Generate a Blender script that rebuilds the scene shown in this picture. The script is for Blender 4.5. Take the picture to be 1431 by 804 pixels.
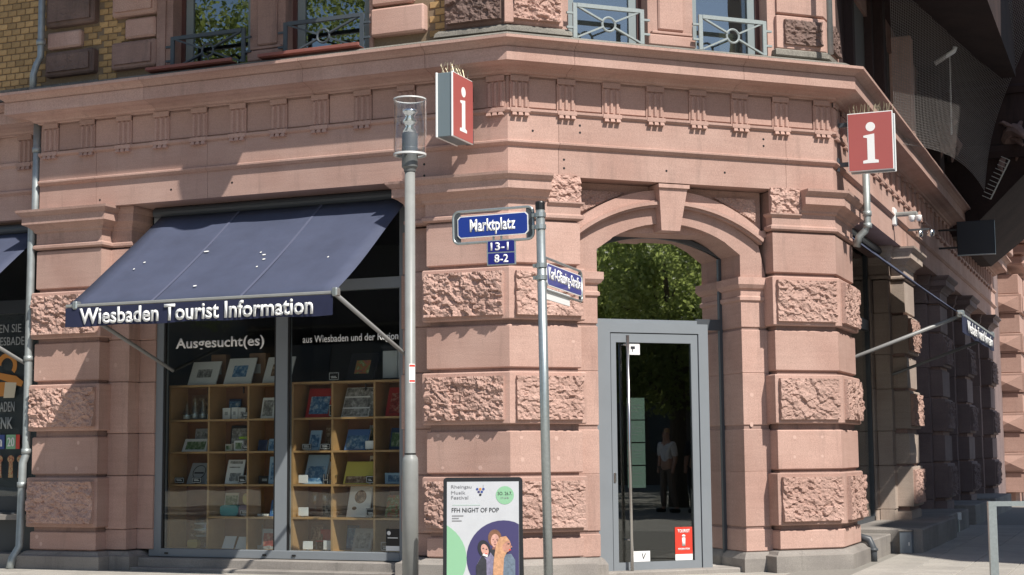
import bpy, bmesh, math, random
import numpy as np
from mathutils import Vector, Matrix
random.seed(7)
for _o in list(bpy.data.objects): bpy.data.objects.remove(_o)
SC = bpy.context.scene
COL = SC.collection
R_ = math.radians
# ------------------------------------------------------------------ camera
YAW, PIT, ROLL = R_(22.33), R_(6.062), R_(-0.467)
fw = Vector((-math.sin(YAW)*math.cos(PIT), math.cos(YAW)*math.cos(PIT), math.sin(PIT)))
rt = Vector((math.cos(YAW), math.sin(YAW), 0)); up = rt.cross(fw)
rt, up = rt*math.cos(ROLL)+up*math.sin(ROLL), up*math.cos(ROLL)-rt*math.sin(ROLL)
cd = bpy.data.cameras.new('camera'); cam = bpy.data.objects.new('camera', cd); COL.objects.link(cam)
cd.sensor_fit = 'HORIZONTAL'; cd.sensor_width = 36; cd.lens = 36*2160/1431
cd.clip_start = 0.1; cd.clip_end = 2000
cam.matrix_world = Matrix(((rt.x, up.x, -fw.x, 5.955), (rt.y, up.y, -fw.y, -14.419), (rt.z, up.z, -fw.z, 1.28), (0, 0, 0, 1)))
SC.camera = cam
# ------------------------------------------------------------------ sky, sun, exposure
AZ, EL = R_(-31.5), R_(49)
SUN = Vector((math.cos(EL)*math.cos(AZ), math.cos(EL)*math.sin(AZ), math.sin(EL)))
wd = bpy.data.worlds.new('World'); SC.world = wd; wd.use_nodes = True
nt = wd.node_tree
sky = nt.nodes.new('ShaderNodeTexSky'); sky.sky_type = 'NISHITA'; sky.sun_disc = False
sky.sun_elevation = EL; sky.sun_rotation = math.atan2(SUN.x, SUN.y); sky.altitude = 120; sky.air_density = 1.0; sky.dust_density = 0.6
nt.links.new(sky.outputs[0], nt.nodes['Background'].inputs[0]); nt.nodes['Background'].inputs[1].default_value = 0.10
sl = bpy.data.lights.new('sun', 'SUN'); sl.energy = 5.0; sl.angle = R_(0.53); sl.color = (1.0, 0.95, 0.87)
so = bpy.data.objects.new('sun', sl); COL.objects.link(so); so.rotation_euler = SUN.to_track_quat('Z', 'Y').to_euler(); so.location = SUN*60
SC.view_settings.view_transform = 'Standard'; SC.view_settings.look = 'None'
SC.view_settings.gamma = 1; SC.view_settings.exposure = 0.30
SC.render.engine = 'CYCLES'
try:
    SC.cycles.use_denoising = True; SC.cycles.max_bounces = 8; SC.cycles.transparent_max_bounces = 16
except Exception: pass
# ------------------------------------------------------------------ materials
MATS = {}
def nodes(name):
    m = bpy.data.materials.new(name); m.use_nodes = True; MATS[name] = m
    n = m.node_tree.nodes; return m, n, m.node_tree.links, n['Principled BSDF']
def plain(name, col, rough=0.6, metal=0.0, var=0.0, scale=8.0, bump=0.0, objvar=0.0, spec=0.5, coat=0.0):
    m, n, l, b = nodes(name)
    b.inputs['Roughness'].default_value = rough; b.inputs['Metallic'].default_value = metal
    b.inputs['Specular IOR Level'].default_value = spec
    if coat: b.inputs['Coat Weight'].default_value = coat
    c = n.new('ShaderNodeRGB'); c.outputs[0].default_value = (*col, 1); out = c.outputs[0]
    if var or bump:
        tc = n.new('ShaderNodeTexCoord'); nz = n.new('ShaderNodeTexNoise'); nz.inputs['Scale'].default_value = scale; nz.inputs['Detail'].default_value = 6
        nz.inputs['Roughness'].default_value = .65
        l.new(tc.outputs['Object'], nz.inputs['Vector'])
    if var:
        mr = n.new('ShaderNodeMapRange'); mr.inputs['From Min'].default_value = .25; mr.inputs['From Max'].default_value = .75
        mr.inputs['To Min'].default_value = 1-var; mr.inputs['To Max'].default_value = 1+var
        l.new(nz.outputs['Fac'], mr.inputs['Value'])
        hs = n.new('ShaderNodeHueSaturation'); l.new(out, hs.inputs['Color']); l.new(mr.outputs[0], hs.inputs['Value']); out = hs.outputs[0]
    if objvar:
        oi = n.new('ShaderNodeObjectInfo'); mr2 = n.new('ShaderNodeMapRange'); mr2.inputs['To Min'].default_value = 1-objvar; mr2.inputs['To Max'].default_value = 1+objvar
        l.new(oi.outputs['Random'], mr2.inputs['Value'])
        hs2 = n.new('ShaderNodeHueSaturation'); l.new(out, hs2.inputs['Color']); l.new(mr2.outputs[0], hs2.inputs['Value']); out = hs2.outputs[0]
    if bump:
        bp = n.new('ShaderNodeBump'); bp.inputs['Strength'].default_value = bump; bp.inputs['Distance'].default_value = .01
        l.new(nz.outputs['Fac'], bp.inputs['Height']); l.new(bp.outputs[0], b.inputs['Normal'])
    l.new(out, b.inputs['Base Color'])
    return m
def stone(name, col, col2, objvar=.07, grain=.35, dirt=(.20, .14, .12), dirtamt=.45):
    m, n, l, b = nodes(name); b.inputs['Roughness'].default_value = .9; b.inputs['Specular IOR Level'].default_value = .25
    tc = n.new('ShaderNodeTexCoord')
    big = n.new('ShaderNodeTexNoise'); big.inputs['Scale'].default_value = 1.7; big.inputs['Detail'].default_value = 5
    l.new(tc.outputs['Object'], big.inputs['Vector'])
    mp = n.new('ShaderNodeMapping'); mp.inputs['Scale'].default_value = (2.2, 2.2, 26); l.new(tc.outputs['Object'], mp.inputs['Vector'])
    lay = n.new('ShaderNodeTexNoise'); lay.inputs['Scale'].default_value = 1.0; lay.inputs['Detail'].default_value = 4; lay.inputs['Distortion'].default_value = .6; l.new(mp.outputs[0], lay.inputs['Vector'])
    fine = n.new('ShaderNodeTexNoise'); fine.inputs['Scale'].default_value = 90; fine.inputs['Detail'].default_value = 4; l.new(tc.outputs['Object'], fine.inputs['Vector'])
    mx = n.new('ShaderNodeMix'); mx.data_type = 'RGBA'; mx.inputs[6].default_value = (*col, 1); mx.inputs[7].default_value = (*col2, 1)
    cr = n.new('ShaderNodeMapRange'); cr.inputs['From Min'].default_value = .35; cr.inputs['From Max'].default_value = .68
    l.new(big.outputs['Fac'], cr.inputs['Value']); l.new(cr.outputs[0], mx.inputs[0])
    # layered bedding
    mr = n.new('ShaderNodeMapRange'); mr.inputs['From Min'].default_value = .3; mr.inputs['From Max'].default_value = .7; mr.inputs['To Min'].default_value = .955; mr.inputs['To Max'].default_value = 1.04
    l.new(lay.outputs['Fac'], mr.inputs['Value'])
    mf = n.new('ShaderNodeMapRange'); mf.inputs['From Min'].default_value = .25; mf.inputs['From Max'].default_value = .75; mf.inputs['To Min'].default_value = 1-grain*.5; mf.inputs['To Max'].default_value = 1+grain*.5
    l.new(fine.outputs['Fac'], mf.inputs['Value'])
    mu = n.new('ShaderNodeMath'); mu.operation = 'MULTIPLY'; l.new(mr.outputs[0], mu.inputs[0]); l.new(mf.outputs[0], mu.inputs[1])
    oi = n.new('ShaderNodeObjectInfo'); mo = n.new('ShaderNodeMapRange'); mo.inputs['To Min'].default_value = 1-objvar; mo.inputs['To Max'].default_value = 1+objvar
    l.new(oi.outputs['Random'], mo.inputs['Value'])
    mu2 = n.new('ShaderNodeMath'); mu2.operation = 'MULTIPLY'; l.new(mu.outputs[0], mu2.inputs[0]); l.new(mo.outputs[0], mu2.inputs[1])
    hs = n.new('ShaderNodeHueSaturation'); l.new(mx.outputs[2], hs.inputs['Color']); l.new(mu2.outputs[0], hs.inputs['Value'])
    # weather stains: run-off streaks and soot blotches with shapes of their own
    mp2 = n.new('ShaderNodeMapping'); mp2.inputs['Scale'].default_value = (7, 7, .9); l.new(tc.outputs['Object'], mp2.inputs['Vector'])
    st = n.new('ShaderNodeTexNoise'); st.inputs['Scale'].default_value = 1.0; st.inputs['Detail'].default_value = 7; st.inputs['Roughness'].default_value = .7; l.new(mp2.outputs[0], st.inputs['Vector'])
    rs = n.new('ShaderNodeMapRange'); rs.inputs['From Min'].default_value = .545; rs.inputs['From Max'].default_value = .80; rs.inputs['To Max'].default_value = dirtamt
    l.new(st.outputs['Fac'], rs.inputs['Value'])
    mx2 = n.new('ShaderNodeMix'); mx2.data_type = 'RGBA'; l.new(rs.outputs[0], mx2.inputs[0]); l.new(hs.outputs[0], mx2.inputs[6]); mx2.inputs[7].default_value = (*dirt, 1)
    l.new(mx2.outputs[2], b.inputs['Base Color'])
    bp = n.new('ShaderNodeBump'); bp.inputs['Strength'].default_value = .28; bp.inputs['Distance'].default_value = .006
    l.new(fine.outputs['Fac'], bp.inputs['Height'])
    bp2 = n.new('ShaderNodeBump'); bp2.inputs['Strength'].default_value = .12; bp2.inputs['Distance'].default_value = .006
    l.new(lay.outputs['Fac'], bp2.inputs['Height']); l.new(bp.outputs[0], bp2.inputs['Normal']); l.new(bp2.outputs[0], b.inputs['Normal'])
    return m
def glass(name, tint=(.9, .95, .93), refl=.0, ior=1.5, rough=.0, wav=.0):
    m = bpy.data.materials.new(name); m.use_nodes = True; MATS[name] = m
    n, l = m.node_tree.nodes, m.node_tree.links
    n.remove(n['Principled BSDF']); out = n['Material Output']
    tr = n.new('ShaderNodeBsdfTransparent'); tr.inputs[0].default_value = (*tint, 1)
    gl = n.new('ShaderNodeBsdfGlossy'); gl.inputs['Roughness'].default_value = rough; gl.inputs[0].default_value = (.95, .97, .97, 1)
    # Schlick reflectance of one pane face (valid from either side)
    f0 = ((ior-1)/(ior+1))**2
    lw_ = n.new('ShaderNodeLayerWeight'); lw_.inputs['Blend'].default_value = .5
    pw = n.new('ShaderNodeMath'); pw.operation = 'POWER'; pw.inputs[1].default_value = 5; l.new(lw_.outputs['Facing'], pw.inputs[0])
    ad = n.new('ShaderNodeMath'); ad.operation = 'MULTIPLY_ADD'; ad.use_clamp = True; ad.inputs[1].default_value = 1-f0; ad.inputs[2].default_value = f0+refl; l.new(pw.outputs[0], ad.inputs[0])
    mx = n.new('ShaderNodeMixShader'); l.new(ad.outputs[0], mx.inputs[0]); l.new(tr.outputs[0], mx.inputs[1]); l.new(gl.outputs[0], mx.inputs[2]); l.new(mx.outputs[0], out.inputs[0])
    if wav:
        tc = n.new('ShaderNodeTexCoord'); nz = n.new('ShaderNodeTexNoise'); nz.inputs['Scale'].default_value = 1.6; nz.inputs['Detail'].default_value = 1; l.new(tc.outputs['Object'], nz.inputs['Vector'])
        bp = n.new('ShaderNodeBump'); bp.inputs['Strength'].default_value = wav; bp.inputs['Distance'].default_value = .02; l.new(nz.outputs['Fac'], bp.inputs['Height']); l.new(bp.outputs[0], gl.inputs['Normal'])
    return m
def printed(name, cols, scale=14):
    """printed photo / illustration: blotchy multi-colour pattern of the given inks"""
    m, n, l, b = nodes(name); b.inputs['Roughness'].default_value = .35
    tc = n.new('ShaderNodeTexCoord'); oi = n.new('ShaderNodeObjectInfo')
    ad = n.new('ShaderNodeVectorMath'); ad.operation = 'ADD'; l.new(tc.outputs['Object'], ad.inputs[0])
    sc = n.new('ShaderNodeVectorMath'); sc.operation = 'SCALE'; sc.inputs[0].default_value = (13, 7, 5); l.new(oi.outputs['Random'], sc.inputs['Scale']); l.new(sc.outputs[0], ad.inputs[1])
    nz = n.new('ShaderNodeTexNoise'); nz.inputs['Scale'].default_value = scale; nz.inputs['Detail'].default_value = 5; nz.inputs['Roughness'].default_value = .7; l.new(ad.outputs[0], nz.inputs['Vector'])
    cr = n.new('ShaderNodeValToRGB'); l.new(nz.outputs['Fac'], cr.inputs[0]); e = cr.color_ramp.elements
    k = len(cols)
    while len(e) < k: e.new(.5)
    for i, c in enumerate(cols):
        e[i].position = .3+.4*i/max(1, k-1); e[i].color = (*c, 1)
    l.new(cr.outputs[0], b.inputs['Base Color']); return m
SAND = stone('red_sandstone', (.474, .316, .266), (.412, .260, .215), objvar=.11, dirtamt=.55)
SANDB = stone('hewn_sandstone', (.468, .312, .262), (.37, .235, .194), grain=.6, objvar=.10, dirtamt=.45)
SANDD = stone('weathered_sandstone', (.34, .225, .192), (.23, .152, .132), dirt=(.07, .06, .055), dirtamt=.8)
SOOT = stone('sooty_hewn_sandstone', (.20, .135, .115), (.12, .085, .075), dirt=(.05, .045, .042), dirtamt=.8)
GREY = stone('grey_plinth_stone', (.30, .275, .25), (.22, .20, .185), dirt=(.09, .085, .08), dirtamt=.7)
LEDGE = stone('lichen_ledge_stone', (.24, .225, .195), (.15, .14, .125), grain=.9, dirt=(.07, .07, .06), dirtamt=.8)
DEEPSHADE = stone('shade_darkened_sandstone', (.055, .034, .031), (.035, .023, .022), dirt=(.014, .012, .012), dirtamt=.7)  # near black: deep shade of the upper side-street front put into the colour
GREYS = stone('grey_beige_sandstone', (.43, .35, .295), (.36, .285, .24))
SHADEST = stone('shade_toned_sandstone', (.25, .185, .175), (.19, .14, .135))  # darker grey: shade of the far side-street piers put into the colour
FARST = stone('salmon_sandstone', (.46, .30, .25), (.40, .25, .205))
BRICKM = plain('yellow_brick', (.40, .255, .115), .9, var=.22, scale=30, bump=.4, objvar=.26)
MORTAR = plain('mortar', (.20, .145, .095), .95, var=.2, scale=40)
PLUG = plain('mortar_repair', (.56, .38, .32), .9)
STEEL = plain('grey_painted_steel', (.205, .225, .245), .42, var=.05, scale=3)
STEELD = plain('dark_grey_steel', (.060, .068, .078), .45)
RAILM = plain('blue_grey_railing_paint', (.27, .31, .31), .55, var=.18, scale=50)
RAILD = plain('slate_railing_paint', (.06, .075, .09), .5, var=.1, scale=30)
GALV = plain('galvanised_steel', (.42, .46, .46), .38, metal=.75, var=.14, scale=40)
ZINC = plain('zinc_downpipe', (.34, .37, .37), .5, metal=.5, var=.18, scale=9)
CHROME = plain('brushed_stainless', (.62, .62, .61), .22, metal=1.0)
LAMPP = plain('lamp_post_paint', (.255, .26, .25), .42, var=.12, scale=7)
LAMPD = plain('lamp_collar_grey', (.12, .125, .125), .45)
REFL = plain('lamp_reflector', (.85, .86, .87), .18, metal=.9)
WHITE = plain('white_enamel', (.80, .80, .79), .4)
PLASTICW = plain('pale_grey_rim', (.50, .50, .49), .4)
WHITEL = plain('white_lettering', (.86, .86, .85), .5)
CLOTHL = plain('printed_white_lettering', (.82, .82, .80), .8)
BLUE = plain('blue_enamel', (.018, .045, .26), .3, coat=.3)
BLUED = plain('dark_blue_enamel', (.012, .014, .16), .3)
RED = plain('red_sign_face', (.41, .105, .095), .42)
REDST = plain('red_sticker', (.62, .05, .03), .4)
ARMM = plain('grey_arm_paint', (.22, .22, .215), .4)
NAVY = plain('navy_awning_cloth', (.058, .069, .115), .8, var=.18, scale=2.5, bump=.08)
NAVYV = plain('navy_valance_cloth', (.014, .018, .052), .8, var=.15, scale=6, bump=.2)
SEAM = plain('awning_seam', (.09, .10, .155), .8)
BIRD = plain('bird_dropping', (.75, .75, .72), .8)
BLACK = plain('black_plastic', (.012, .012, .013), .4)
DARK = plain('dark_interior', (.10, .10, .095), .8)
DARKR = plain('dark_ceiling', (.05, .045, .042), .8)
FLOORM = plain('interior_floor', (.09, .075, .06), .5)
WOOD = plain('beech_wood', (.44, .26, .11), .5, var=.14, scale=7)
WOODB = plain('beech_back_panel', (.20, .085, .035), .6, var=.2, scale=5)
REDBRD = plain('oxide_red_paint', (.23, .085, .068), .6, var=.12, scale=20)
PAVE = stone('paving_concrete', (.40, .375, .335), (.33, .31, .28), grain=.5, dirt=(.18, .165, .15), dirtamt=.5)
GROUND = stone('plaza_stone', (.40, .375, .335), (.33, .31, .28), grain=.5, dirt=(.18, .165, .15), dirtamt=.5)
PLASTER = plain('cream_plaster', (.26, .22, .18), .9, var=.08, scale=3)
ROOFT = plain('slate_roof', (.07, .07, .08), .7)
BARK = plain('bark', (.085, .062, .045), .9, var=.3, scale=14, bump=.5)
LEAF = plain('leaf_green', (.150, .190, .055), .55, var=.35, scale=1.2, objvar=.1)
_n, _l = LEAF.node_tree.nodes, LEAF.node_tree.links
_t = _n.new('ShaderNodeBsdfTranslucent'); _t.inputs[0].default_value = (.40, .47, .14, 1); _m = _n.new('ShaderNodeMixShader'); _m.inputs[0].default_value = .42
_l.new(_n['Principled BSDF'].outputs[0], _m.inputs[1]); _l.new(_t.outputs[0], _m.inputs[2]); _l.new(_m.outputs[0], _n['Material Output'].inputs[0])
SKINM = plain('skin', (.50, .30, .22), .6); HAIR = plain('brown_hair', (.05, .03, .02), .7); HAIRB = plain('blonde_hair', (.44, .27, .12), .6)
SHIRT = plain('white_shirt', (.72, .72, .72), .8); TROUS = plain('dark_trousers', (.035, .032, .04), .9); JACK = plain('dark_jacket', (.03, .03, .035), .9); BEIGE = plain('beige_trousers', (.20, .16, .13), .9)
NETM = plain('grey_net_cord', (.26, .24, .23), .9)
PAPER = plain('paper', (.74, .76, .74), .6); PAPERG = plain('pale_green_paper', (.42, .52, .47), .5)
GREENP = plain('mint_print', (.24, .46, .28), .45); PURP = plain('violet_print', (.050, .042, .125), .45)
INK = plain('black_ink', (.02, .02, .025), .5); INKG = plain('grey_ink', (.22, .22, .23), .5); INKB = plain('blue_ink', (.04, .07, .25), .5)
WINEG = glass('clear_glassware', (.93, .95, .95), .05, 1.5)
SHOPG = glass('shop_window_glass', (.93, .95, .94), .012, 1.5, wav=.05)
DOORG = glass('door_glass', (.62, .66, .64), .07, 1.5, wav=.03)
TRANG = glass('coated_transom_glass', (.45, .50, .46), .78, 1.5, rough=.012, wav=.06)
UPG = glass('upper_window_glass', (.55, .58, .58), .22, 1.5, wav=.06)
LAMPG = glass('lamp_cylinder_glass', (.96, .97, .97), .02, 1.45)
ORANGEP = plain('orange_print', (.55, .22, .04), .5); CREAMP = plain('cream_print', (.62, .55, .42), .5); GREYW = plain('grey_lettering', (.34, .36, .36), .6)
DARKG = plain('anthracite_shopfront', (.045, .052, .060), .4)
TEAL = plain('teal_felt', (.10, .33, .33), .9); MAUVE = plain('mauve_felt', (.30, .20, .24), .9); MUST = plain('mustard_felt', (.50, .38, .12), .9)
def solid(name, c, r=.45): return MATS.get(name) or plain(name, c, r)
# ------------------------------------------------------------------ mesh helpers
GA = R_(43); CG, SG = math.cos(GA), math.sin(GA); LC = 3.86
P1 = (LC*CG, LC*SG)
FRAME = {'F': (P1[0]-.28, P1[1]+1.25, math.pi/2), 'L': (0, 0, 0.0), 'C': (0, 0, GA), 'R': (P1[0], P1[1], math.pi/2), None: (0, 0, 0)}
def W(fr, s, o):
    ox, oy, a = FRAME[fr]; c, q = math.cos(a), math.sin(a)
    return (ox+s*c+o*q, oy+s*q-o*c)
class MB:
    def __init__(s): s.v = []; s.f = []
    def add(s, vs, fs):
        b = len(s.v); s.v += [tuple(p) for p in vs]; s.f += [tuple(b+i for i in f) for f in fs]; return s
    def box(s, x0, x1, y0, y1, z0, z1):
        return s.add([(x0,y0,z0),(x1,y0,z0),(x1,y1,z0),(x0,y1,z0),(x0,y0,z1),(x1,y0,z1),(x1,y1,z1),(x0,y1,z1)],
                     [(0,3,2,1),(4,5,6,7),(0,1,5,4),(1,2,6,5),(2,3,7,6),(3,0,4,7)])
    def cbox(s, x0, x1, y0, y1, z0, z1, b=.008):
        bm = bmesh.new(); m = MB().box(x0, x1, y0, y1, z0, z1)
        vs = [bm.verts.new(p) for p in m.v]; [bm.faces.new([vs[i] for i in f]) for f in m.f]
        bmesh.ops.bevel(bm, geom=list(bm.edges), offset=b, segments=1, affect='EDGES', profile=.5)
        bm.verts.index_update(); r = s.add([v.co for v in bm.verts], [[v.index for v in f.verts] for f in bm.faces]); bm.free(); return r
    def prism(s, poly, z0, z1, b=0.0):
        """plan polygon (counter-clockwise) raised from z0 to z1, horizontal arrises chamfered by b"""
        n = len(poly)
        def inset(d):
            out = []
            for i in range(n):
                p0, p, p1 = [Vector(poly[(i+k) % n]) for k in (-1, 0, 1)]
                e0 = (p-p0).normalized(); e1 = (p1-p).normalized(); n0 = Vector((-e0.y, e0.x)); n1 = Vector((-e1.y, e1.x))
                mv = n0+n1; mv = mv/max(.2, mv.dot(n0)) if mv.length > 1e-6 else n0
                out.append(p+mv*d)
            return out
        rings = [(inset(b), z0), (poly, z0+b), (poly, z1-b), (inset(b), z1)] if b else [(poly, z0), (poly, z1)]
        vs = [(p[0], p[1], z) for r, z in rings for p in r]; fs = []
        for k in range(len(rings)-1):
            for i in range(n): fs.append((k*n+i, k*n+(i+1) % n, (k+1)*n+(i+1) % n, (k+1)*n+i))
        fs.append(tuple(range(n))[::-1]); fs.append(tuple((len(rings)-1)*n+i for i in range(n)))
        return s.add(vs, fs)
    def xprism(s, poly, y0, y1):
        """outline in the facade plane (s, z), any shape, extruded from y0 (front) to y1"""
        bm = bmesh.new(); vs = [bm.verts.new((p[0], y0, p[1])) for p in poly]; f = bm.faces.new(vs)
        r = bmesh.ops.extrude_face_region(bm, geom=[f]); 
        for g in r['geom']:
            if isinstance(g, bmesh.types.BMVert): g.co.y = y1
        bmesh.ops.recalc_face_normals(bm, faces=list(bm.faces)); bmesh.ops.triangulate(bm, faces=[f for f in bm.faces if len(f.verts) > 4])
        bm.verts.index_update(); rr = s.add([v.co for v in bm.verts], [[v.index for v in f.verts] for f in bm.faces]); bm.free(); return rr
    def sweep(s, path, prof):
        """profile (o outward, z) swept along plan path with mitred corners; outward is to the right of travel"""
        n = len(path); k = len(prof); vs = []
        for i in range(n):
            p = Vector(path[i]); ds = []
            if i: ds.append((p-Vector(path[i-1])).normalized())
            if i < n-1: ds.append((Vector(path[i+1])-p).normalized())
            nr = [Vector((d.y, -d.x)) for d in ds]
            if len(nr) == 2:
                m = nr[0]+nr[1]; m = m/m.dot(nr[0])
            else: m = nr[0]
            for o, z in prof: vs.append((p.x+m.x*o, p.y+m.y*o, z))
        fs = []
        for i in range(n-1):
            for j in range(k-1): fs.append((i*k+j, (i+1)*k+j, (i+1)*k+j+1, i*k+j+1))
            fs.append((i*k+k-1, (i+1)*k+k-1, (i+1)*k, i*k))
        fs.append(tuple(range(k))); fs.append(tuple((n-1)*k+j for j in range(k))[::-1])
        return s.add(vs, fs)
    def tube(s, pts, r, seg=10, caps=True):
        pts = [Vector(p) for p in pts]; n = len(pts); rr = r if isinstance(r, (list, tuple)) else [r]*n; vs = []; fs = []
        ref = None
        for i, p in enumerate(pts):
            d = (pts[min(i+1, n-1)]-pts[max(i-1, 0)]).normalized()
            if ref is None: ref = Vector((0, 0, 1)) if abs(d.z) < .9 else Vector((1, 0, 0))
            a = d.cross(ref).normalized(); b = d.cross(a).normalized(); ref = a.cross(d).normalized() if a.length else ref
            for q in range(seg):
                t = 2*math.pi*q/seg; vs.append(p+(a*math.cos(t)+b*math.sin(t))*rr[i])
        for i in range(n-1):
            for q in range(seg): fs.append((i*seg+q, i*seg+(q+1) % seg, (i+1)*seg+(q+1) % seg, (i+1)*seg+q))
        if caps: fs.append(tuple(range(seg))[::-1]); fs.append(tuple((n-1)*seg+q for q in range(seg)))
        return s.add(vs, fs)
    def bar(s, a, b, w, t, upv=(0, 0, 1)):
        a, b = Vector(a), Vector(b); d = (b-a).normalized(); u = Vector(upv); x = d.cross(u).normalized(); y = x.cross(d).normalized()
        vs = [p+x*sx*t/2+y*sy*w/2 for p in (a, b) for sx, sy in ((-1,-1),(1,-1),(1,1),(-1,1))]
        return s.add(vs, [(0,1,2,3),(7,6,5,4),(0,4,5,1),(1,5,6,2),(2,6,7,3),(3,7,4,0)])
    def lathe(s, prof, seg=20, c=(0, 0, 0)):
        n = len(prof); vs = []; fs = []
        for r, z in prof:
            for q in range(seg): t = 2*math.pi*q/seg; vs.append((c[0]+r*math.cos(t), c[1]+r*math.sin(t), c[2]+z))
        for i in range(n-1):
            for q in range(seg): fs.append((i*seg+q, i*seg+(q+1) % seg, (i+1)*seg+(q+1) % seg, (i+1)*seg+q))
        return s.add(vs, fs)
    def disc(s, cx, cz, r, y, rz=None, seg=20, th=.001):
        rz = rz or r
        pts = [(cx+r*math.cos(2*math.pi*q/seg), cz+rz*math.sin(2*math.pi*q/seg)) for q in range(seg)]
        return s.xprism(pts[::-1], y, y+th)
    def mesh(s, name, fr=None):
        vs = s.v
        if fr:
            ox, oy, a = FRAME[fr]; c, q = math.cos(a), math.sin(a)
            vs = [(ox+x*c-y*q, oy+x*q+y*c, z) for x, y, z in vs]
        me = bpy.data.meshes.new(name); me.from_pydata([tuple(v) for v in vs], [], s.f)
        me.validate(); me.update(); return me
def link(name, me, mat, parent=None, loc=(0,0,0), rot=(0,0,0), smooth=False):
    o = bpy.data.objects.new(name, me); COL.objects.link(o); o.parent = parent; o.location = loc; o.rotation_euler = rot
    if mat and not me.materials: me.materials.append(mat)
    if smooth:
        for p in me.polygons: p.use_smooth = True
    return o
def part(name, mb, mat, parent, fr=None, smooth=False):
    return link(name, mb.mesh(name, fr), mat, parent, smooth=smooth)
def fixn(o):
    bm = bmesh.new(); bm.from_mesh(o.data); bmesh.ops.recalc_face_normals(bm, faces=list(bm.faces)); bm.to_mesh(o.data); bm.free(); return o
def thing(name, label, cat, loc=(0,0,0), rz=0, group=None, rot=None):
    o = bpy.data.objects.new(name, None); COL.objects.link(o); o.location = loc; o.rotation_euler = rot or (0, 0, rz)
    o.empty_display_size = .2
    return tag(o, label, cat, group)
def tag(o, label, cat, group=None):
    o['label'] = label; o['category'] = cat
    if group: o['group'] = group
    return o
def structure(o): o['kind'] = 'structure'; return o
_fc = {}
def text_mesh(body, w=None, h=None, bold=0.0, align='LEFT', shear=0.0, th=.002, space=1.0):
    """lettering in the x-z plane facing -y, left-bottom at the origin, fitted to w x h"""
    cu = bpy.data.curves.new('lettering', 'FONT'); cu.body = body; cu.size = 1; cu.offset = bold; cu.extrude = 0; cu.resolution_u = 3; cu.shear = shear; cu.space_character = space; cu.align_x = align
    ob = bpy.data.objects.new('tmp', cu); COL.objects.link(ob); bpy.context.view_layer.update()
    dg = bpy.context.evaluated_depsgraph_get(); me = bpy.data.meshes.new_from_object(ob.evaluated_get(dg))
    bpy.data.objects.remove(ob); bpy.data.curves.remove(cu)
    xs = [v.co.x for v in me.vertices]; ys = [v.co.y for v in me.vertices]
    x0, x1, y0, y1 = min(xs), max(xs), min(ys), max(ys)
    sx = (w/(x1-x0)) if w else None; sy = (h/(y1-y0)) if h else None
    sx = sx or sy; sy = sy or sx
    for v in me.vertices: v.co = ((v.co.x-x0)*sx, 0, (v.co.y-y0)*sy)
    # give the letters a little thickness
    bm = bmesh.new(); bm.from_mesh(me); r = bmesh.ops.extrude_face_region(bm, geom=list(bm.faces))
    for g in r['geom']:
        if isinstance(g, bmesh.types.BMVert): g.co.y -= th
    bmesh.ops.recalc_face_normals(bm, faces=list(bm.faces)); bm.to_mesh(me); bm.free(); me.materials.clear(); return me
def noise2(nx, nz, cell, rng):
    gx, gz = int(nx/cell)+3, int(nz/cell)+3; g = rng.random((gz, gx))
    X, Z = np.meshgrid(np.arange(nx)/cell, np.arange(nz)/cell); i, j = X.astype(int), Z.astype(int); fx, fz = X-i, Z-j
    fx = fx*fx*(3-2*fx); fz = fz*fz*(3-2*fz)
    return (g[j, i]*(1-fx)+g[j, i+1]*fx)*(1-fz)+(g[j+1, i]*(1-fx)+g[j+1, i+1]*fx)*fz
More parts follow.
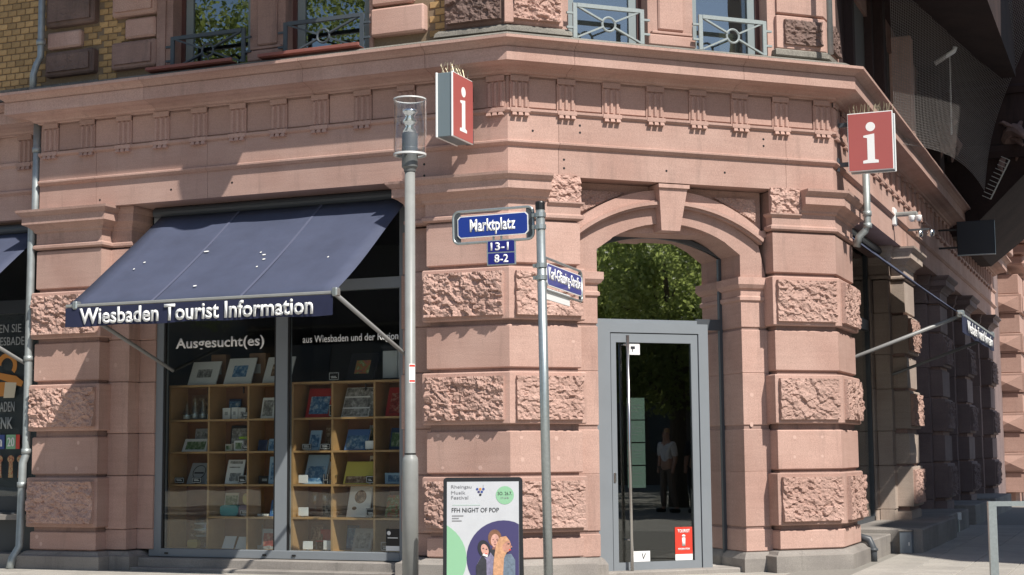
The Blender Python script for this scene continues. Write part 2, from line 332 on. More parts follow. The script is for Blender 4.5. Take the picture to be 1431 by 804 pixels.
def rock(s0, s1, z0, z1, o, seed, amp=.035, step=.0125, facet=.055, margin=0.012):
    """rock-faced (hewn) panel in facade coordinates standing proud of plane o, as chiselled facets"""
    rng = np.random.default_rng(seed); nx = max(6, int((s1-s0)/step)); nz = max(6, int((z1-z0)/step))
    X, Z = np.meshgrid(np.linspace(0, s1-s0, nx), np.linspace(0, z1-z0, nz))
    wx = X+.018*(noise2(nx, nz, 5, rng)-.5)+.02*(noise2(nx, nz, 11, rng)-.5); wz = Z+.014*(noise2(nx, nz, 5, rng)-.5)+.016*(noise2(nx, nz, 9, rng)-.5)
    def facets(fs, elong):
        k = int((s1-s0)*(z1-z0)/(fs*fs*.62))+4
        px = rng.random(k)*(s1-s0); pz = rng.random(k)*(z1-z0); ang = -.25+.45*rng.standard_normal(k)
        ca, sa = np.cos(ang), np.sin(ang); dx = wx[..., None]-px; dz = wz[..., None]-pz
        u = dx*ca+dz*sa; v = -dx*sa+dz*ca; D = (u/elong)**2+v**2; idx = D.argmin(-1)
        tu = rng.normal(0, .30, k); tv = rng.normal(-.25, .55, k); h0 = rng.random(k); ii = np.indices(idx.shape)
        return h0[idx]*.55+(tu[idx]*u[ii[0], ii[1], idx]+tv[idx]*v[ii[0], ii[1], idx])/fs*.6
    H = facets(facet*1.35, 2.0)+.42*facets(facet*.62, 1.7)+.5*noise2(nx, nz, 18, rng)+.07*noise2(nx, nz, 2.2, rng)
    H = (H-np.percentile(H, 2))/(np.percentile(H, 98)-np.percentile(H, 2)); H = np.clip(H, 0, 1)
    Y = -(o+.022+amp*H*1.25)
    vs = np.stack([X+s0, Y, Z+z0], -1).reshape(-1, 3).tolist(); fs = []
    for j in range(nz-1):
        for i in range(nx-1):
            a = j*nx+i
            fs += [(a, a+1, a+nx+1), (a, a+nx+1, a+nx)] if (i+j) % 2 else [(a, a+1, a+nx), (a+1, a+nx+1, a+nx)]
    ring = [i for i in range(nx)]+[j*nx+nx-1 for j in range(1, nz)]+[(nz-1)*nx+i for i in range(nx-2, -1, -1)]+[j*nx for j in range(nz-2, 0, -1)]
    b = len(vs); vs += [(vs[i][0], -o+.01, vs[i][2]) for i in ring]; m = len(ring)
    for q in range(m): fs.append((ring[q], b+q, b+(q+1) % m, ring[(q+1) % m]))
    mb = MB(); mb.v = vs; mb.f = fs; return mb
# ================================================================== GROUND
g = structure(part('ground', MB().box(-120, 120, -120, 120, -.3, -.02), GROUND, None))
pv = structure(part('pavement', MB().box(-9, 9, -2.2, 0.6, -.018, -.006).box(2.4, 7.4, .602, 26, -.018, -.006), plain('grey_joint_sand', (.24, .225, .20), .95, var=.2, scale=30), None))
slab = MB().cbox(-.246, .246, -.246, .246, -.012, .004, .004).mesh('paving_slab'); slab.materials.append(PAVE)
for i in range(18):
    for j in range(3):
        x, y = -8.4+.5*i, -.25-.5*j
        if -7.5 < x < .1: link('paving_slab', slab, None, pv, (x, y, 0), (0, 0, random.choice((0, math.pi/2))))
for i in range(9):
    for j in range(24):
        x, y = 3.3+.5*i, .85+.5*j
        if i*.5 < 1.5 + j*.5: link('paving_slab', slab, None, pv, (x, y, 0), (0, 0, random.choice((0, math.pi/2))))
# ================================================================== TOURIST OFFICE BUILDING
B = thing('corner_building', 'pink sandstone corner building with chamfered doorway, rock-faced piers and frieze', 'building')
LV = [('p', .215, .418), ('b', .470, 1.030), ('p', 1.062, 1.490), ('b', 1.556, 2.088), ('p', 2.126, 2.566), ('b', 2.615, 3.154), ('p', 3.192, 3.640)]
seed = [10]
def rocks(parent, fr, s0, s1, lv, o=.035, mat=None, amp=.035, m=.045):
    for k, z0, z1 in lv:
        if k == 'b':
            seed[0] += 1
            part('hewn_face', rock(s0+m, s1-m, z0+m, z1-m, o, seed[0], amp), mat or SANDB, parent, fr)
def stones(parent, polyf, lv=LV, proud=.035, mat=None, bev=.012):
    if bev < .01:   # side strips: fine closed joints
        md = [lv[0][1]]+[(a[2]+b[1])/2 for a, b in zip(lv, lv[1:])]+[lv[-1][2]]
        lv = [(k[0], md[i]+.002, md[i+1]-.002) for i, k in enumerate(lv)]
    for k, z0, z1 in lv:
        part('stone_block', MB().prism(polyf(proud if k == 'b' else 0.0), z0, z1, bev), mat or SAND, parent)
def rectpoly(fr, s0, s1, o0, o1):
    return [W(fr, s0, o1), W(fr, s1, o1), W(fr, s1, o0), W(fr, s0, o0)]
CAP = [(-.10, 3.655), (.010, 3.655), (.035, 3.672), (.035, 3.700), (.006, 3.722), (.006, 3.845), (.030, 3.862), (.036, 3.885), (.085, 3.925), (.128, 3.945), (.128, 4.035), (.145, 4.045), (.180, 4.082), (.185, 4.108), (-.10, 4.108)]
CAPS = [(o*.55 if o > 0 else o, z) for o, z in CAP]
PLN = [(-.12, .205), (.010, .205), (.035, .195), (.060, .165), (.100, .150), (.100, -.05), (-.12, -.05)]
t1, t2 = math.tan(GA/2), math.tan((math.pi/2-GA)/2)
# --- corner pier between shop window and door
def poly_a(e): return [W('L', -.925-e, -.40), W('L', -.925-e, e), W('L', t1*e, e), W('C', .79+e, e), W('C', .79+e, -.40)]
pa = part('corner_pier', MB().prism(poly_a(-.03), -.02, 4.10), SANDD, B)
stones(pa, poly_a); rocks(pa, 'L', -.96, 0.0, LV, mat=SANDB, amp=.042); rocks(pa, 'C', 0.01, .825, LV, amp=.030)
for (s0, s1, o) in ((-1.19, -.92, -.19), (-1.40, -1.18, -.40)):
    stones(pa, lambda e, s0=s0, s1=s1, o=o: rectpoly('L', s0-e*.3, s1, o-.2, o+e*.3), bev=.007)
part('capital', MB().sweep([W('L', -1.19, -.35), W('L', -1.19, -.10), W('L', -.93, -.10), W('L', -.93, 0), (0, 0), W('C', .43, 0)], CAP), SAND, pa)
part('damaged_capital', rock(.432, .80, 3.845, 4.125, -.02, 901, .035, facet=.045), SAND, pa, 'C')
part('capital_base', MB().sweep([W('C', .43, 0), W('C', .79, 0), W('C', .79, -.12)], [(-.1, 3.655), (.01, 3.655), (.035, 3.672), (.035, 3.70), (.006, 3.722), (.006, 3.80), (.04, 3.83), (.04, 3.845), (-.1, 3.845)]), SAND, pa)
part('plinth', MB().sweep([W('L', -1.19, -.4), W('L', -1.19, -.10), W('L', -.93, -.10), W('L', -.93, 0), (0, 0), W('C', .80, 0), W('C', .80, -.3)], PLN), GREY, pa)
# --- pier right of the door, on the corner to the side street
def poly_b(e): return [W('C', 3.07-e, -.40), W('C', 3.07-e, e), W('C', LC+t2*e, e), W('R', 1.05+e, e), W('R', 1.05+e, -.40)]
pb = part('corner_pier', MB().prism(poly_b(-.03), -.02, 4.10), SANDD, B)
stones(pb, poly_b); rocks(pb, 'C', 3.035, LC, LV, amp=.030); rocks(pb, 'R', 0.02, 1.085, LV)
for (s0, s1, o) in ((1.04, 1.31, -.19), (1.30, 1.52, -.40)):
    stones(pb, lambda e, s0=s0, s1=s1, o=o: rectpoly('R', s0, s1+e*.3, o-.2, o+e*.3), bev=.007)
part('capital', MB().sweep([W('C', 3.42, 0), P1, W('R', 1.05, 0), W('R', 1.05, -.10), W('R', 1.31, -.10), W('R', 1.31, -.35)], CAP), SAND, pb)
part('damaged_capital', rock(3.05, 3.418, 3.845, 4.125, -.02, 902, .035, facet=.045), SAND, pb, 'C')
part('capital_base', MB().sweep([W('C', 3.07, -.12), W('C', 3.07, 0), W('C', 3.42, 0)], [(-.1, 3.655), (.01, 3.655), (.035, 3.672), (.035, 3.70), (.006, 3.722), (.006, 3.80), (.04, 3.83), (.04, 3.845), (-.1, 3.845)]), SAND, pb)
part('plinth', MB().sweep([W('C', 3.06, -.3), W('C', 3.06, 0), P1, W('R', 1.06, 0), W('R', 1.06, -.10), W('R', 1.3, -.10), W('R', 1.3, -.4)], PLN), GREY, pb)
# --- straight pilasters of both street fronts
def pilaster(fr, s0, s1, full=True, mat=None, rough=None, amp=.035, leftstep=True, step=.0125):
    p = part('pilaster', MB().prism(rectpoly(fr, s0+.03, s1-.03, -.40, -.03), -.02, 4.10), SANDD, B)
    stones(p, lambda e: rectpoly(fr, s0-e, s1+e, -.40, e), mat=mat)
    if full: rocks(p, fr, s0-.035, s1+.035, LV, amp=amp, mat=rough)
    steps = [(s1-.01, s1+.27, -.19), (s1+.26, s1+.48, -.40)]
    if leftstep: steps += [(s0-.27, s0+.01, -.19), (s0-.48, s0-.26, -.40)]
    for a, b, o in steps: stones(p, lambda e, a=a, b=b, o=o: rectpoly(fr, a, b, o-.2, o+e*.3), mat=mat, bev=.007)
    path = [W(fr, s0, -.35), W(fr, s0, 0), W(fr, s1, 0), W(fr, s1, -.17)]
    path2 = [W(fr, s1-.02, -.19), W(fr, s1+.27, -.19), W(fr, s1+.27, -.5)]
    if leftstep: path[0] = W(fr, s0, -.17)
    part('capital', MB().sweep(path, CAP), mat or SAND, p)
    part('side_capital', MB().sweep(path2, CAPS), mat or SAND, p)
    if leftstep: part('side_capital', MB().sweep([W(fr, s0-.27, -.5), W(fr, s0-.27, -.19), W(fr, s0+.02, -.19)], CAPS), mat or SAND, p)
    part('plinth', MB().sweep([W(fr, s0-.02, -.5), W(fr, s0-.02, 0), W(fr, s1+.02, 0), W(fr, s1+.02, -.19), W(fr, s1+.29, -.19), W(fr, s1+.29, -.5)], PLN), GREY, p)
    return p
pl_left = pilaster('L', -5.945, -5.035, amp=.045, leftstep=False)
RP = [pilaster('R', 5.17, 6.12, mat=GREYS), pilaster('R', 9.2, 10.15, mat=SHADEST, rough=SHADEST), pilaster('R', 12.87, 13.85, mat=SHADEST, rough=SHADEST), pilaster('R', 17.45, 18.5, mat=SHADEST, rough=SHADEST)]
# pale mortar plugs in the ashlar
plugs = [('C', 3.276, 1.41, 0), ('C', 3.62, 1.41, 0), ('C', 3.27, 1.20, 0), ('C', 3.615, 1.205, 0), ('C', 3.45, .31, 0), ('C', .12, 1.42, 0), ('C', .50, 1.41, 0), ('C', .13, 1.2, 0), ('C', .52, 1.21, 0), ('C', .70, 2.40, 0), ('C', .71, 2.0, .035), ('C', .30, 2.46, 0),
         ('L', -.75, 1.12, 0), ('L', -.33, 1.12, 0), ('L', -.80, 1.45, 0), ('L', -.36, 1.44, 0), ('L', -5.86, 2.24, 0), ('L', -5.80, 2.16, 0), ('L', -5.85, .36, 0), ('L', -5.79, .28, 0), ('L', -5.20, 2.36, 0), ('L', -5.85, 1.42, 0), ('L', -5.3, 1.42, 0), ('L', -5.86, 1.13, 0), ('L', -5.32, 1.13, 0), ('L', -4.95, 2.3, -.19), ('C', 2.86, 1.87, -.17), ('C', 2.85, 1.55, -.17)]
for fr, s, z, o in plugs:
    r = random.uniform(.014, .026); part('mortar_plug', MB().disc(s, z, r, -o-.0015, r*random.uniform(.8, 1.3), 10, .004), PLUG, B, fr)
# drilled holes in architrave
for fr, s, z in (('C', .80, 4.66), ('C', .80, 4.585), ('C', .62, 4.29), ('C', .62, 4.20), ('C', 2.98, 4.58), ('C', 2.98, 4.655), ('L', -.95, 4.28), ('L', -.95, 4.16), ('C', .27, 4.57), ('L', -5.07, 4.19), ('L', -4.1, 4.24), ('L', -3.3, 4.26), ('C', 1.8, 4.24), ('C', 2.5, 4.26)):
    part('drill_hole', MB().disc(s, z, .013, -.0135 if z > 4.46 else -.0015, None, 8, .003), BLACK, B, fr)
# --- door jambs and arch
for side, (s0, s1) in enumerate(((.78, 1.05), (2.755, 3.08))):
    jb = part('door_jamb', MB().prism(rectpoly('C', s0+.01, s1-.01, -.64, -.185), 0, 3.0), SANDD, B)
    for k, z0, z1 in LV[:5]+[('b', 2.615, 2.88)]:
        zz1 = z1
        part('stone_block', MB().prism(rectpoly('C', s0, s1, -.66, -.17), z0-(.02 if k == 'p' else .012), zz1+(.012 if k == 'p' else .02), .008), SAND, jb)
    ja, jc = (W('C', s0, -.17), W('C', s1, -.17))
    imp = [(-.05, 2.885), (.0, 2.885), (.022, 2.90), (.022, 2.935), (.003, 2.95), (.003, 3.015), (.03, 3.03), (.055, 3.07), (.055, 3.145), (.0, 3.155), (-.05, 3.155)]
    path = [ja, jc, W('C', s1, -.62)] if side == 0 else [W('C', s0, -.62), ja, jc]
    part('impost', MB().sweep(path, imp), SAND, jb)
    part('jamb_plinth', MB().sweep(path, [(-.05, .19), (.01, .19), (.03, .17), (.06, .12), (.06, -.02), (-.05, -.02)]), GREY, jb)
intr = [(1.05, 3.14), (1.05, 3.39), (1.21, 3.505)]
c0 = (1.905, 3.70)
def arc(x0, x1, zs, ztop, n=14):
    """segmental arc from (x0,zs) to (x1,zs) rising to ztop"""
    h = ztop-zs; w = (x1-x0)/2; r = (w*w+h*h)/(2*h); cx = (x0+x1)/2; cz = ztop-r
    return [(x0+(x1-x0)*i/n, cz+math.sqrt(max(0, r*r-(x0+(x1-x0)*i/n-cx)**2))) for i in range(n+1)]
inner = [(1.05, 3.15), (1.05, 3.392), (1.215, 3.505)]+arc(1.235, 2.575, 3.525, 3.70)+[(2.60, 3.505), (2.755, 3.395), (2.755, 3.15)]
outer = arc(.82, 2.99, 3.50, 3.875, 20)
ar = part('door_arch', MB().xprism(inner[::-1]+[(.80, 3.15)]+outer+[(3.07, 3.15)], .17, .62), SAND, B, 'C')
hb, ht = arc(.815, 2.995, 3.51, 3.868, 24), arc(.80, 3.01, 3.565, 3.945, 24)
part('hood_moulding', MB().xprism(hb+ht[::-1], .105, .2), SAND, ar, 'C')
hb2, ht2 = arc(.815, 2.995, 3.535, 3.893, 24), arc(.80, 3.01, 3.565, 3.925, 24)
part('hood_moulding', MB().xprism(hb2+ht2[::-1], .075, .12), SAND, ar, 'C')
ob = arc(.79, 3.02, 3.60, 3.99, 24)
part('arch_band', MB().xprism(ht+[(3.07, 3.6)]+[(3.07, 3.68)]+arc(.79, 3.02, 3.66, 4.06, 24)[::-1]+[(.79, 3.6)], .145, .3), SAND, ar, 'C')
part('spandrel_wall', MB().box(.79, 3.07, .26, .62, 3.6, 4.108), SAND, ar, 'C')
for pts, sd in (([(.86, 3.775), (1.40, 4.02), (.86, 4.02)], 1), ([(2.98, 3.79), (2.98, 4.02), (2.47, 4.02)], 2)):
    x0, x1 = min(p[0] for p in pts), max(p[0] for p in pts)
    mb = rock(x0, x1, 3.775, 4.02, -.235, 930+sd, .014, facet=.03)
    # keep only the triangle above the arch band
    keep = []
    for f in mb.f:
        cx = sum(mb.v[i][0] for i in f)/len(f); cz = sum(mb.v[i][2] for i in f)/len(f)
        t = (cx-.86)/.56 if sd == 1 else (2.98-cx)/.52
        if cz > 3.775+.245*t: keep.append(f)
    mb.f = keep; part('spandrel_panel', mb, SANDB, ar, 'C')
key = MB(); kz = [(4.085, 1.72, 2.06, .02), (3.61, 1.765, 1.985, .07)]
(z1, a1, b1, y1), (z0, a0, b0, y0) = kz
key.add([(a0, y0, z0), (b0, y0, z0), (b0, .3, z0), (a0, .3, z0), (a1, y1, z1), (b1, y1, z1), (b1, .3, z1), (a1, .3, z1)], [(0,3,2,1),(4,5,6,7),(0,1,5,4),(1,2,6,5),(2,3,7,6),(3,0,4,7)])
key.box(a1-.012, b1+.012, .0, .3, 4.06, 4.10)
part('keystone', key, SAND, ar, 'C')
# --- entablature: architrave, frieze with triglyphs, cornice
ARCH = [(-.50, 4.112), (0, 4.112), (0, 4.405), (.018, 4.412), (.045, 4.438), (.045, 4.456), (.012, 4.470), (.012, 4.745), (.034, 4.755), (.045, 4.768), (.045, 4.792), (.0, 4.802), (-.50, 4.802)]
FRZ = [(-.50, 4.803), (-.012, 4.803), (-.012, 5.135), (-.50, 5.135)]
COR = [(-.50, 5.137), (.02, 5.137), (.03, 5.150), (.06, 5.155), (.075, 5.175), (.14, 5.200), (.205, 5.208), (.255, 5.222), (.295, 5.225), (.295, 5.362), (.278, 5.368), (.295, 5.380), (.318, 5.402), (.358, 5.425), (.398, 5.432), (.398, 5.462), (.10, 5.49), (-.50, 5.49)]
LEND = -5.93
def run(nodes_):
    """stones of a course: list of paths"""
    G2 = .002; out = []
    for a in nodes_:
        p = [W(*q, 0) for q in a]
        d0 = (Vector(p[1])-Vector(p[0])).normalized()*G2; d1 = (Vector(p[-1])-Vector(p[-2])).normalized()*G2
        p[0] = tuple(Vector(p[0])+d0); p[-1] = tuple(Vector(p[-1])-d1); out.append(p)
    return out
cor_L = ('C', 0.0); 
en = part('architrave', MB().sweep([W('L', LEND+.02, 0), (0, 0), P1, W('R', 19.3, 0)], [(-.46, 4.13), (-.01, 4.13), (-.01, 4.79), (-.46, 4.79)]), SANDD, B)
for p in run([[('L', LEND), ('L', -5.12)], [('L', -5.12), ('L', -3.62)], [('L', -3.62), ('L', -1.12)], [('L', -1.12), ('C', 0), ('C', .56)], [('C', .56), ('C', 3.26)], [('C', 3.26), ('R', 0), ('R', .9)], [('R', .9), ('R', 3.1)], [('R', 3.1), ('R', 5.6)], [('R', 5.6), ('R', 7.6)], [('R', 7.6), ('R', 9.7)], [('R', 9.7), ('R', 13.4)], [('R', 13.4), ('R', 19.3)]]):
    part('architrave_stone', MB().sweep(p, ARCH), SAND, en)
fz = part('frieze', MB().sweep([W('L', LEND, 0), (0, 0), P1, W('R', 19.3, 0)], FRZ), SAND, B)
tg = MB(); wv = .205
tg.box(-wv/2, wv/2, -.014, .02, 4.800+.0, 5.135)
for i in (-1, 0, 1):
    c = i*.068; hw = .024
    tg.add([(c-hw, -.014, 4.812), (c-hw*.45, -.036, 4.812), (c+hw*.45, -.036, 4.812), (c+hw, -.014, 4.812), (c-hw, -.014, 5.075), (c-hw*.45, -.036, 5.06), (c+hw*.45, -.036, 5.06), (c+hw, -.014, 5.075)], [(0,1,5,4),(1,2,6,5),(2,3,7,6),(4,5,6,7),(3,2,1,0)])
    tg.add([(c-.019, -.045, 4.762), (c+.019, -.045, 4.762), (c+.019, -.01, 4.762), (c-.019, -.01, 4.762), (c-.026, -.062, 4.716), (c+.026, -.062, 4.716), (c+.026, -.01, 4.716), (c-.026, -.01, 4.716)], [(0,1,5,4),(1,2,6,5),(2,3,7,6),(3,0,4,7),(4,5,6,7),(3,2,1,0)])
tg.box(-wv/2-.004, wv/2+.004, -.052, .0, 4.752, 4.796); tg.box(-wv/2, wv/2, -.036, .0, 5.08, 5.135)
tgm = tg.mesh('triglyph'); tgm.materials.append(SAND)
me_m = MB().cbox(-.152, .152, -.002, .03, 4.815, 5.120, .004).mesh('metope'); me_m.materials.append(SAND)
tl = {'L': [-5.77, -5.25, -4.74, -4.23, -3.725, -3.22, -2.70, -2.186, -1.667, -1.15, -.63, -.125], 'C': [.125, .645, 1.16, 1.67, 2.18, 2.69, 3.2, 3.72], 'R': [.14+.52*i for i in range(36)]}
for fr, ss in tl.items():
    ox, oy, a = FRAME[fr]
    for i, s in enumerate(ss):
        x, y = W(fr, s, 0); link('triglyph', tgm, None, fz, (x, y, 0), (0, 0, a))
        if i+1 < len(ss):
            x, y = W(fr, (s+ss[i+1])/2, 0); link('metope', me_m, None, fz, (x, y, 0), (0, 0, a))
co = part('cornice', MB().sweep([W('L', LEND, -.25), W('L', LEND, 0), (0, 0), P1, W('R', 19.3, 0)], [(-.48, 5.15), (0.0, 5.15), (.2, 5.23), (.22, 5.36), (.28, 5.43), (.28, 5.455), (-.48, 5.48)]), SANDD, B)
CORJ = run([[('L', -4.28), ('L', -2.25)], [('L', -2.25), ('L', -.8)], [('L', -.8), ('C', 0), ('C', .63)], [('C', .63), ('C', 2.6)], [('C', 2.6), ('C', LC), ('R', .5)], [('R', .5), ('R', 2.6)], [('R', 2.6), ('R', 5.2)], [('R', 5.2), ('R', 9)], [('R', 9), ('R', 13)], [('R', 13), ('R', 19.3)]])
CORJ.append([W('L', LEND, -.25), W('L', LEND, 0), W('L', -4.282, 0)])
for p in CORJ: part('cornice_stone', MB().sweep(p, COR), SAND, co)
# weathered ledge on top of cornice
led = part('cornice_ledge', MB().sweep([W('L', LEND, 0), (0, 0), P1, W('R', 19.3, 0)], [(-.12, 5.470), (.235, 5.470), (.235, 5.515), (.18, 5.545), (-.12, 5.565)]), LEDGE, B)
# neighbouring bay on the left: same storey, set back
lb = part('side_bay', MB().sweep([W('L', -13, -.22), W('L', LEND-.02, -.22)], [(-.3, 4.08), (0, 4.08), (0, 4.37), (.04, 4.40), (.04, 4.42), (.01, 4.44), (.01, 4.70), (.04, 4.73), (.04, 4.76), (-.01, 4.77), (-.01, 5.09), (-.3, 5.09)]), SAND, B)
part('cornice_stone', MB().sweep([W('L', -13, -.22), W('L', LEND-.02, -.22)], [(o, z-.05) for o, z in COR]), SAND, lb)
for i in range(8): link('triglyph', tgm, None, lb, (-6.33-.52*i, .225, -.045))
part('bay_wall', MB().box(-13, -9.2, .22, .6, -.05, 4.08), SAND, lb)
sb = part('shop_front', MB().box(-9.2, -5.96, .44, .50, .62, .80).box(-9.2, -5.96, .30, .55, -.05, .62).box(-6.16, -5.96, .40, .5, .62, 4.08).box(-9.2, -6.16, .42, .50, 2.98, 3.14).box(-9.2, -9.0, .4, .5, .62, 4.08), DARKG, lb)
part('shop_sill', MB().box(-9.2, -5.97, .12, .44, .54, .60).box(-9.2, -6.04, -.02, .3, -.05, .16), GREY, lb)
part('pane', MB().box(-9.0, -6.16, .455, .463, .80, 2.98).box(-9.0, -6.16, .455, .463, 3.14, 4.08), SHOPG, lb)
bk = part('window_backing', MB().box(-9.0, -6.1, .50, .52, .80, 2.98), DARKG, lb)
def letters(body, fr, s, z, o, w, h, mat, parent, bold=.0, name='lettering', space=1.0):
    me = text_mesh(body, w, h, bold, space=space); ob = link(name, me, mat, parent); x, y = W(fr, s, o); ob.location = (x, y, z); ob.rotation_euler = (0, 0, FRAME[fr][2]); return ob
letters('EN SIE', 'L', -6.85, 2.755, -.445, .33, .10, GREYW, lb, .0); letters('ESBADEN!', 'L', -6.83, 2.60, -.445, .47, .10, GREYW, lb, .0)
letters('BADEN', 'L', -6.85, 1.805, -.445, .26, .12, GREYW, lb, .01); letters('ENK', 'L', -6.85, 1.60, -.445, .24, .14, GREYW, lb, .02)
rb = MB()
ring = [(-6.72+.15*math.cos(t), 2.36+.15*math.sin(t)) for t in [R_(a) for a in range(-40, 181, 20)]]+[(-6.72+.09*math.cos(t), 2.36+.09*math.sin(t)) for t in [R_(a) for a in range(180, -41, -20)]]
rb.xprism(ring, .446, .45); rb.xprism([(-6.90, 2.22), (-6.50, 2.10), (-6.47, 2.16), (-6.58, 2.23), (-6.86, 2.28)], .446, .45); rb.xprism([(-6.86, 1.99), (-6.76, 1.99), (-6.74, 2.16), (-6.86, 2.16)], .4465, .45)
part('printed_ribbon', rb, ORANGEP, lb, 'L')
part('printed_gift', MB().xprism([(-6.76, 1.97), (-6.60, 1.97), (-6.57, 2.15), (-6.74, 2.16)], .445, .45), CREAMP, lb, 'L')
for i, (x, c) in enumerate(((-6.87, INKB), (-6.70, GREENP), (-6.56, REDST))):
    part('banner_sticker', MB().box(x, x+.145 if i < 2 else x+.06, .443, .447, 1.36, 1.53), c, lb, 'L')
    part('bouquet_print', MB().disc(x+.075, 1.24, .05, .444, .045).xprism([(x+.04, 1.02), (x+.11, 1.02), (x+.10, 1.2), (x+.05, 1.2)], .445, .449), printed('bouquet_ink_%d' % i, [(.04, .04, .04), (.4, .1, .05), (.5, .4, .2), (.03, .06, .02)], 30), lb, 'L')
letters('20', 'L', -6.68, 1.39, -.442, .105, .11, WHITEL, lb, .02)
letters('n', 'L', -6.84, 1.39, -.442, .08, .09, WHITEL, lb, .02)
# --- shop window of the tourist office
sw = part('shop_window', MB().box(-4.62, -4.46, .42, .52, .14, 4.11).box(-1.45, -1.20, .42, .52, .14, 4.11).box(-2.98, -2.83, .425, .52, .225, 3.05).box(-4.46, -1.45, .425, .52, 3.05, 3.17).box(-4.46, -1.45, .42, .52, 4.0, 4.11), STEEL, B, 'L')
part('bottom_rail', MB().cbox(-4.46, -1.45, .415, .52, .135, .226, .006), STEEL, sw, 'L')
part('glazing_bead', MB().box(-4.46, -4.44, .43, .46, .227, 3.05).box(-3.0, -2.98, .43, .46, .227, 3.05).box(-2.83, -2.81, .43, .46, .227, 3.05), BLACK, sw, 'L')
part('pane', MB().box(-4.44, -3.0, .446, .454, .227, 3.049), SHOPG, sw, 'L'); part('pane', MB().box(-2.81, -1.452, .446, .454, .227, 3.049), SHOPG, sw, 'L')
part('upper_pane', MB().box(-4.459, -1.451, .446, .454, 3.171, 3.999), SHOPG, sw, 'L')
part('sill', MB().cbox(-4.66, -1.18, .26, .55, .02, .130, .01), GREY, sw, 'L'); part('step', MB().cbox(-4.8, -1.15, .10, .5, -.04, .035, .01), GREY, sw, 'L')
for x in (-4.4, -3.12, -2.75): part('drain_cap', MB().box(x, x+.045, .405, .418, .165, .185), BLACK, sw, 'L')
letters('Ausgesucht(es)', 'L', -4.312, 2.445, -.443, 1.17, .155, WHITEL, sw, .02)
letters('aus Wiesbaden und der Region', 'L', -2.65, 2.465, -.443, 1.175, .105, WHITEL, sw, .006)
part('roller_box', MB().tube([(-4.56, .36, 4.05), (-1.27, .36, 4.05)], .058, 14), STEELD, sw, 'L')
# opening-hours sticker on the pane
os_ = part('opening_hours_sticker', MB().box(-1.62, -1.46, .440, .445, .245, .475), BLACK, sw, 'L')
part('sticker_mark', MB().disc(-1.585, .43, .022, .438).box(-1.60, -1.48, .4385, .442, .375, .385).box(-1.62, -1.46, .4385, .442, .245, .295), WHITE, os_, 'L')
# 30-zone style round mirror-image sign seen through the glass
# --- door, portal and transom
dp = part('door_portal', MB().box(1.0, 1.275, .355, .42, 0, 2.64).box(2.325, 2.44, .355, .42, 0, 2.64).box(1.275, 2.325, .355, .42, 2.535, 2.64).box(2.40, 2.438, .42, .66, 0, 2.64).box(1.0, 2.40, .42, .66, 2.60, 2.64), STEEL, B, 'C')
dl = part('door_leaf', MB().box(1.285, 1.345, .365, .41, .03, 2.525).box(2.235, 2.315, .365, .41, .03, 2.525).box(1.345, 2.235, .365, .41, 2.43, 2.525).box(1.345, 2.235, .365, .41, .03, .112), STEEL, dp, 'C')
dg = part('door_pane', MB().box(1.345, 2.235, .383, .391, .112, 2.43), DOORG, dp, 'C')
part('pull_handle', MB().tube([(1.46, .29, .02), (1.447, .29, 2.50)], .018, 12).tube([(1.449, .29, 2.4), (1.41, .37, 2.4)], .011, 8).tube([(1.458, .29, .35), (1.42, .37, .35)], .011, 8), CHROME, dp, 'C', smooth=True)
part('lock_plate', MB().cbox(1.298, 1.325, .352, .366, .95, 1.05, .004), CHROME, dp, 'C')
for i, (z0, z1) in enumerate(((1.61, 1.84), (1.372, 1.598), (1.130, 1.358), (.888, 1.116))):
    nb = part('paper_notice', MB().box(1.474, 1.682, .392, .394, z0, z1), PAPERG, dp, 'C')
    part('notice_lines', MB().box(1.49, 1.56, .3905, .392, z1-.045, z1-.04).box(1.49, 1.65, .3905, .392, z1-.08, z1-.076).box(1.49, 1.64, .3905, .392, z1-.115, z1-.111).box(1.49, 1.60, .3905, .392, z1-.15, z1-.146), INKG, nb, 'C')
vs_ = part('camera_notice', MB().box(1.472, 1.632, .380, .382, 2.30, 2.42), WHITE, dp, 'C'); part('notice_mark', MB().box(1.525, 1.575, .3785, .38, 2.36, 2.39).box(1.54, 1.55, .3785, .38, 2.33, 2.36), INK, vs_, 'C')
ts = part('tourist_sticker', MB().box(2.01, 2.215, .380, .382, .18, .465), REDST, dp, 'C')
part('sticker_foot', MB().box(2.01, 2.215, .380, .382, .115, .179), WHITE, ts, 'C')
letters('TOURIST', 'C', 2.04, .405, -.3795, .145, .036, WHITEL, ts, .02); letters('i', 'C', 2.09, .265, -.3795, .042, .12, WHITEL, ts, .03); letters('INFORMATION', 'C', 2.045, .222, -.3795, .135, .022, WHITEL, ts, .02)
wn = part('white_notice', MB().box(1.487, 1.712, .380, .382, .115, .225), WHITE, dp, 'C'); part('tick_mark', MB().xprism([(1.615, .20), (1.632, .135), (1.665, .20), (1.655, .20), (1.632, .155), (1.625, .20)], .3785, .38), INK, wn, 'C')
tw = part('transom_window', MB().box(2.72, 2.76, .60, .66, 0, 3.40).box(2.438, 2.72, .60, .66, 2.60, 2.72), STEELD, B, 'C'); part('transom_rail', MB().box(1.0, 2.44, .60, .66, 2.641, 2.70), STEEL, B, 'C')
gi = arc(1.06, 2.745, 3.40, 3.60, 18); go = arc(1.0, 2.80, 3.40, 3.66, 18)
part('curved_frame', MB().xprism(gi+go[::-1], .595, .66), STEELD, tw, 'C')
part('transom_pane', MB().xprism([(1.06, 2.70), (2.72, 2.70)]+arc(1.06, 2.72, 3.40, 3.60, 18)[::-1], .622, .630), TRANG, tw, 'C')
part('side_pane', MB().box(2.44, 2.72, .622, .630, .03, 2.60), TRANG, tw, 'C')
